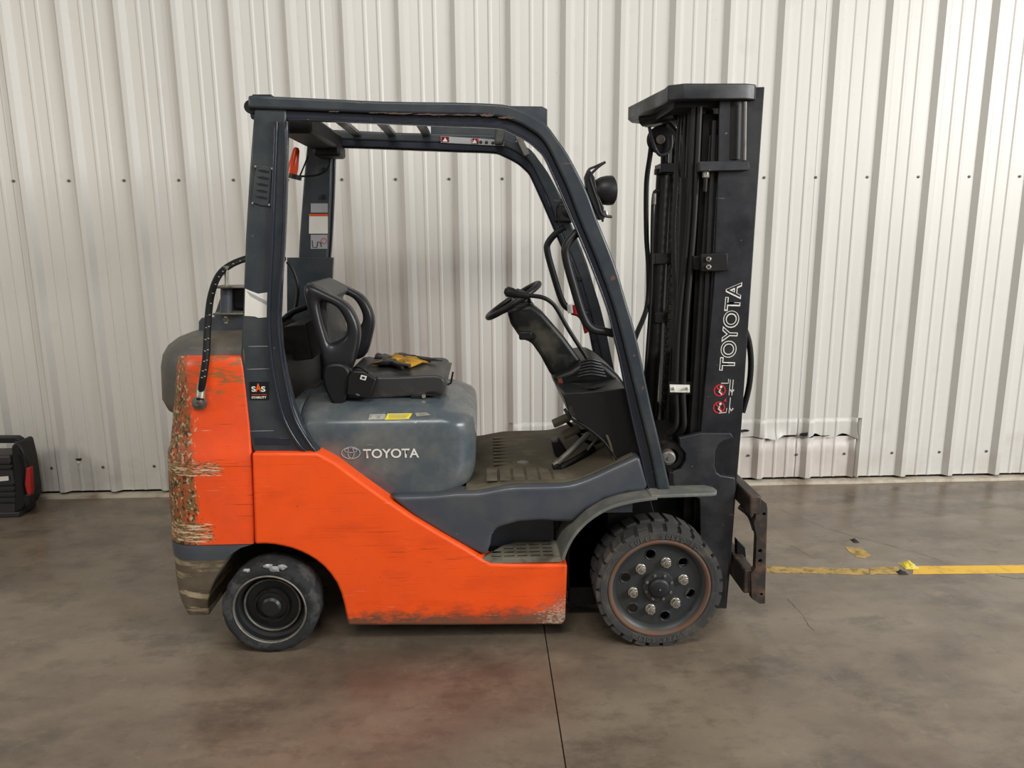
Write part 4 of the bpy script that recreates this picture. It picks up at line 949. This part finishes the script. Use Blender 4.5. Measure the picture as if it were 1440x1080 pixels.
# mast lower bracket plate
bp = XZ([(955, 616), (985, 609), (1028, 609), (1032, 616), (1018, 620), (1010, 625), (1006, 635), (1005, 655), (1008, 665), (1014, 669), (1034, 672), (1034, 690), (1020, 856), (985, 856), (984, 702), (946, 682), (944, 664), (957, 660), (964, 648), (964, 638), (956, 628)], 2.775)
prism('mast_bracket', bp, 2.775, 2.80, BRK, fk, .004, 3)
prism('mast_bracket', bp, my(2.80), my(2.775), BRK, fk, .004, 3)
prism('mast_lower_plate', XZ([(1020, 850), (985, 850), (984, 790), (1000, 700), (940, 700), (930, 640), (985, 620), (1030, 620)], 2.83), 2.83, 2.85, SOOT, fk)
box('mast_cross_plate', P(900, 700, 2.9).x, P(985, 700, 2.9).x, 2.90, my(2.90), .18, P(940, 620, 2.9).z, DARK, fk)
box('mast_cross_plate', P(960, 600, 3.0).x, P(985, 600, 3.0).x, 2.92, my(2.92), .5, 1.05, DARK, fk)
lathe('tilt_pin', [(0, -.012), (.006, -.012), (.008, -.006), (.02, -.006), (.024, -.002), (.028, -.001), (.030, .012), (.030, .04)], P(940, 644, 2.765), GREYST, fk, n=28)
lathe('tilt_collar', [(.032, 0), (.052, 0), (.056, .006), (.056, .05), (0, .05)], P(943, 642, 2.79), SOOT, fk, n=28)
cyl('tilt_cylinder', P(900, 668, 2.86), P(955, 640, 2.86), .035, SOOT, fk)
box('frame_upright', P(938, 675, 2.72).x, P(946, 675, 2.72).x, 2.70, 2.76, P(940, 682, 2.72).z, P(940, 662, 2.72).z, SOOT, fk)
# rear hose loop seen in front of the mast
tube('carriage_hose', PT([(1046, 460, 2.98), (1053, 480, 2.98), (1056, 510, 2.98), (1053, 545, 2.98), (1044, 580, 2.98)]), .012, HOSE, fk)
# mast lettering
MF = MY-.0012
a = P(1030, 522, MF); b = P(1037.5, 397, MF)
xd = (P(1025, 523, MF)-P(1039, 397, MF))*-1; yd = (P(1010, 516, MF)-P(1033, 519, MF))
tu = (P(1042, 397, MF)-P(1031, 521.5, MF)); tl = tu.length; tu.normalize(); tv = (P(1012, 518, MF)-P(1033, 521, MF)); tv.y = 0; tu.y = 0; tv = Vector((-tu.z, 0, tu.x))
to = P(1033, 521.5, MF); d_ = .0032
ml = text('mast_lettering', 'TOYOTA', to, tu, tv, tl, .061, WHITE, fk, offset=.04)
text('lettering_infill', 'TOYOTA', to+tu*d_+tv*d_+Vector((0, -.0006, 0)), tu, tv, tl-2*d_, .061-2*d_, MASTM, ml, offset=-.006)
def circle_sign(x, y, par=fk):
    c = P(x, y, MF); ring = prism('prohibition_sign', circ(c.x, c.z, .024), MF-.0005, MF+.0008, RED, par, 0, 2, [circ(c.x, c.z, .019)])
    flat('sign_slash', PT([(x-6, y-5, MF-.001), (x-4.5, y-6.5, MF-.001), (x+6, y+5, MF-.001), (x+4.5, y+6.5, MF-.001)]), RED, ring, .0004)
    lathe('sign_figure', [(0, -.001), (.005, -.001), (.005, 0)], P(x+2, y-5, MF), WHITE, ring, n=10)
    tube('sign_figure', PT([(x+1, y-2, MF), (x-1, y+2, MF), (x+3, y+6, MF)]), .003, WHITE, ring, 6, 0)
    return ring
circle_sign(1012, 549); circle_sign(1011, 573)
flat('warning_triangle', PT([(1017.5, 564.5, MF), (1021, 559, MF), (1021.5, 565, MF)]), RED, fk, .0005)
for L in ([(1014, 539), (1024, 539), (1024.5, 533)], [(1027, 534), (1025, 556)], [(1031, 534), (1029, 556)], [(1027, 559), (1025, 581)], [(1011, 581), (1021, 580), (1022, 574)]):
    tube('sign_line', PT([(x, y, MF) for x, y in L]), .0016, WHITE, fk, 6, 0)
for x, y in ((1030, 551), (1029, 577)):
    tube('sign_line', PT([(x-3, y-3, MF), (x-1, y+1, MF), (x+2, y-3, MF)]), .0026, WHITE, fk, 6, 0)

# ------------------------------------------------------------------ carriage
KY = 2.70
xa, xb = P(1064, 720, KY).x, P(1079, 720, KY).x
cpx = [(1063, 706), (1068, 700), (1078, 708), (1079.5, 716), (1077.5, 780), (1076, 849), (1068, 849), (1057, 842), (1056, 806), (1062, 800), (1064, 755), (1060, 735), (1063, 728)]
ch = [circ(P(x, y, KY).x, P(x, y, KY).z, r_, 12) for x, y, r_ in ((1074.5, 723, .0065), (1069, 775, .008), (1069, 789, .008), (1071, 836, .006))]
prism('carriage_side_bar', XZ(cpx, KY), KY, KY+.03, CARR, fk, .003, 2, ch)
prism('carriage_side_bar', XZ(cpx, KY), my(KY)-.03, my(KY), CARR, fk, .003, 2, ch)
prism('carriage_hole', [(P(x, y, KY).x, P(x, y, KY).z) for x, y in ((1067, 720), (1076, 720), (1074, 840), (1066, 840))], KY+.024, KY+.029, DARK, fk)
zu = P(1070, 697, KY).z; xu = P(1058, 700, KY).x
box('fork_bar', xu-.01, xu+.035, KY-.005, my(KY)+.005, zu-.075, zu, CARR, fk, .006)
zl = P(1062, 803, KY).z
box('fork_bar', xu-.01, xu+.035, KY+.01, my(KY)-.01, zl-.10, zl, CARR, fk, .006)
for yn in (2.90, my(2.93)): prism('carriage_upright', [(xu-.03, zl-.06), (xu-.0, zl-.06), (xu-.0, zu+.02), (xu-.03, zu+.02)], yn, yn+.03, SOOT, fk, .003)
prism('carriage_bracket', XZ([(1036, 790), (1036, 758), (1048, 770), (1050, 790), (1038, 794)], 2.86), 2.86, 2.89, SOOT, fk, .003)
tube('carriage_brace', PT([(1040, 712, 2.82), (1055, 725, 2.78), (1062, 745, 2.74)]), .012, CARR, fk, 8, 3)

# ------------------------------------------------------------------ wheels
def front_wheel(yo, s):
    c = Vector((.643, yo, .238)); Rr = .240; w = .17
    A = lambda r, a: (r, a*s)
    disc = prism('front_wheel', circ(c.x, c.z, .164, 48), *sorted((yo+s*.030, yo+s*.042)), RIM, fk, 0, 2,
                 [circ(c.x+.130*math.cos(math.radians(t)), c.z+.130*math.sin(math.radians(t)), .0185, 18) for t in (104, 44, -16, -76, -136, 164)])
    lathe('rim', [A(.158, .044), A(.162, .028), A(.172, .012), A(.186, .004), A(.192, .004), A(.193, .012), A(.19, .05), A(.16, .06)], c, RIM, disc, n=64)
    lathe('rim_edge', [A(.176, .012), A(.180, .002), A(.187, -.002), A(.193, -.001), A(.196, .006)], c, RUST, disc, n=64)
    # tire with cut tread blocks
    bm = bmesh.new(); blathe(bm, [A(.193, .03), A(.194, .004), A(.200, 0), A(.222, -.002), A(.228, .006), A(.229, .16), A(.222, w), A(.19, w)], c, n=72)
    nb = 27
    for k in range(nb):
        for side, (a0, a1) in enumerate(((-.002, .075), (.092, .168))):
            t0 = 2*math.pi*(k+(.5 if side else 0))/nb; dt = 2*math.pi/nb*.36
            vs = []
            for rr in (.214, Rr):
                for t in (t0-dt, t0, t0+dt):
                    for aa in (a0, a1):
                        sk = (aa-a0)*.5*(1 if side else -1); sh_ = (.004 if rr == Rr else 0)
                        ac = aa+(sh_ if aa == a0 else -sh_)
                        vs.append(bm.verts.new(c+Vector((math.cos(t+sk)*rr, s*ac, math.sin(t+sk)*rr))))
            def v(i, j, m): return vs[i*6+j*2+m]
            for j in (0, 1):
                bm.faces.new((v(1, j, 0), v(1, j+1, 0), v(1, j+1, 1), v(1, j, 1)))
                for m in (0, 1): bm.faces.new((v(0, j, m), v(0, j+1, m), v(1, j+1, m), v(1, j, m)))
            for j in (0, 2): bm.faces.new((v(0, j, 0), v(0, j, 1), v(1, j, 1), v(1, j, 0)))
    tire = fin('tire', bm, RUB, disc, ang=25)
    for t in (104, 44, -16, -76, -136, 164):
        q = c+Vector((.130*math.cos(math.radians(t)), 0, .130*math.sin(math.radians(t))))
        lathe('hole_lip', [A(.0185, .036), A(.0185, .028), A(.0200, .027), A(.0225, .0302)], q, RIM, disc, n=24)
    lathe('hub_flange', [A(0, .012), A(.058, .014), A(.060, .018), A(.062, .034)], c, RIM, disc, n=40)
    lathe('hub_cap', [A(0, -.006), A(.028, -.006), A(.036, -.002), A(.040, .006), A(.040, .02)], c, MASTM, disc, n=40)
    lathe('hub_nipple', [A(0, -.010), A(.003, -.010), A(.003, -.005)], c, STEEL, disc, n=8)
    for k in range(8):
        t = math.radians(20+45*k); q = c+Vector((.050*math.cos(t), s*.009, .050*math.sin(t)))
        cyl('hub_bolt', q, q+Vector((0, s*.01, 0)), .0065, GREYST, disc, 6, .001)
    for k in range(6):
        t = math.radians(74+60*k); q = c+Vector((.098*math.cos(t), 0, .098*math.sin(t)))
        o = cyl('lug_nut', q+Vector((0, s*.008, 0)), q+Vector((0, s*.026, 0)), .0165, STEEL, disc, 6, .001)
        cyl('lug_washer', q+Vector((0, s*.024, 0)), q+Vector((0, s*.031, 0)), .0195, STEEL, disc, 20)
        cyl('lug_stud', q+Vector((0, s*.003, 0)), q+Vector((0, s*.012, 0)), .0080, GREYST, disc, 12)
    if s > 0:   # moulded sidewall lettering, letter by letter round the tire
        for word, start, step in (('SUPER SOLID ID', 121, 5.4), ('SUPER SOLID', -62, 5.4)):
            for i, chh in enumerate(word):
                if chh == ' ': continue
                t = math.radians(start-i*step); rad = Vector((math.cos(t), 0, math.sin(t))); tan = Vector((math.sin(t), 0, -math.cos(t)))
                text('tire_lettering', chh, c+rad*.2005-tan*.006+Vector((0, -.0035, 0)), tan, rad, .013 if chh != 'I' else .004, .017, RUBR if False else MATLET, disc, offset=.02)
    return disc
MATLET = simple('raised_lettering', (84, 82, 79), .8)
front_wheel(2.575, 1); front_wheel(my(2.575), -1)
def rear_wheel(yo, s):
    c = Vector((-.817, yo, .178)); A = lambda r, a: (r, a*s)
    disc = lathe('rear_wheel', [A(0, .012), A(.030, .014), A(.038, .022), A(.040, .04), A(.056, .042), A(.060, .034), A(.066, .034), A(.070, .05), A(.098, .052), A(.104, .040), A(.108, .040), A(.112, .05), A(.130, .04), A(.133, .01)], c, simple('rear_wheel_enamel', (36, 38, 40), .4, .2, .5, (40, 38, 36), .6, 12), fk, n=64)
    lathe('rim_ring', [A(.0995, .041), A(.102, .037), A(.1055, .037), A(.108, .041)], c, GREYST, disc, n=64)
    lathe('rim_ring', [A(.0575, .035), A(.060, .031), A(.0655, .031), A(.068, .036)], c, CHN, disc, n=64)
    lathe('rim_edge', [A(.130, .012), A(.1305, .002), A(.134, -.001), A(.138, .002), A(.139, .012)], c, GREYST, disc, n=64)
    bm = bmesh.new(); blathe(bm, [A(.134, .04), A(.136, .004), A(.142, 0), A(.162, -.003), A(.173, .003), A(.180, .016), A(.181, .11), A(.175, .13), A(.13, .13)], c, n=128)
    bmesh.ops.subdivide_edges(bm, edges=[e for e in bm.edges if e.calc_length() > .02], cuts=2)
    for v in bm.verts:
        d = v.co-c; r = math.hypot(d.x, d.z)
        if r > .145:
            t = math.atan2(d.z, d.x); nn = noise.fractal(Vector((d.x*26, d.y*26, d.z*26)), 1.0, 2.0, 3)
            k = min(1, (r-.145)/.03); v.co -= Vector((d.x, 0, d.z)).normalized()*max(0, nn)*.008*k
            v.co.y += s*max(0, noise.noise(v.co*18)-.25)*.03*k
            if v.co.z < .0: v.co.z = 0
    fin('tire', bm, RUBR, disc, ang=60)
    if s > 0:
        for (x, y, w2, h2) in ((377, 796, 9, 4), (386, 800, 8, 5), (396, 797, 8, 4), (347, 802, 5, 3)):
            bm = bmesh.new(); q = P(x, y, yo-.001); vs = []
            for k in range(9):
                a = 2*math.pi*k/9; rr = random.uniform(.6, 1.1); vs.append(bm.verts.new(q+Vector((math.cos(a)*w2*.0026*rr, random.uniform(-.002, .002), math.sin(a)*h2*.0026*rr))))
            cv = bm.verts.new(q+Vector((0, -.004, 0)))
            for k in range(9): bm.faces.new((vs[k], vs[(k+1) % 9], cv))
            o = fin('torn_rubber', bm, SILV, disc, smooth=False); o['label'] = 'ragged pale patch of torn rubber'
            sd = o.modifiers.new('s', 'SOLIDIFY'); sd.thickness = .003
rear_wheel(2.600, 1); rear_wheel(my(2.600), -1)

# ------------------------------------------------------------------ jump starter at the left
JY = 4.10
jp = root('jump_starter', (P(-25, 720, JY).x, JY+.1, 0), 'black portable jump starter pack with red clamp against the wall at the left', 'jump starter')
JM = simple('jump_pack_plastic', (50, 47, 50), .5); JB = simple('jump_pack_black', (15, 15, 16), .5)
xl, xr = P(-62, 700, JY).x, P(24, 700, JY).x
zb = 0.0; z1 = P(5, 641, JY).z; z2 = P(5, 617, JY).z
prism('body', [(xl, .0), (xr, .0), (xr+.004, .05), (xr-.006, z1), (xl+.006, z1), (xl-.004, .05)], JY, JY+.17, JM, jp, .012, 3)
prism('side_shell', XZ([(20, 722), (32, 717), (40, 704), (39, 690), (33, 650), (27, 624), (22, 621), (16, 628), (20, 680)], JY), JY-.004, JY+.14, JB, jp, .012, 3)
prism('handle', XZ([(-50, 642), (-50, 622), (-44, 618), (13, 618), (20, 622), (21, 642), (14, 642), (13, 627), (-40, 627), (-42, 642)], JY), JY+.05, JY+.10, JB, jp, .006, 3)
for y in (652, 659, 682, 690, 698, 706): 
    q = P(0, y, JY).z; box('rib', xl+.01, xr-.006, JY-.006, JY+.01, q-.007, q+.007, JB, jp, .003)
flat('label', PT([(-30, 672.5, JY-.007), (12, 669.5, JY-.007), (12.5, 675.5, JY-.007), (-30, 680, JY-.007)]), WHITE, jp)
box('foot', xl+.01, xr+.005, JY-.008, JY+.05, 0, .03, JM, jp, .006)
tube('cable', PT([(22, 622, JY+.02), (30, 630, JY-.02), (37, 645, JY-.03), (41, 662, JY-.03)]), .008, JB, jp)
tube('cable', PT([(24, 640, JY-.01), (30, 662, JY-.01), (32, 690, JY-.01), (40, 712, JY-.01)]), .008, JB, jp)
cl = prism('clamp', XZ([(39, 657), (45, 656), (46.5, 690), (45, 697), (41, 697), (37, 680)], JY-.03), JY-.045, JY-.015, REDW, jp, .005, 3); cl['label'] = 'red battery clamp'
prism('clamp_jaw', XZ([(38, 694), (46, 694), (46, 706), (40, 712), (36, 704)], JY-.03), JY-.05, JY-.01, JB, jp, .005)

for o in list(bpy.data.objects):
    if '_off' in o.keys(): del o['_off']
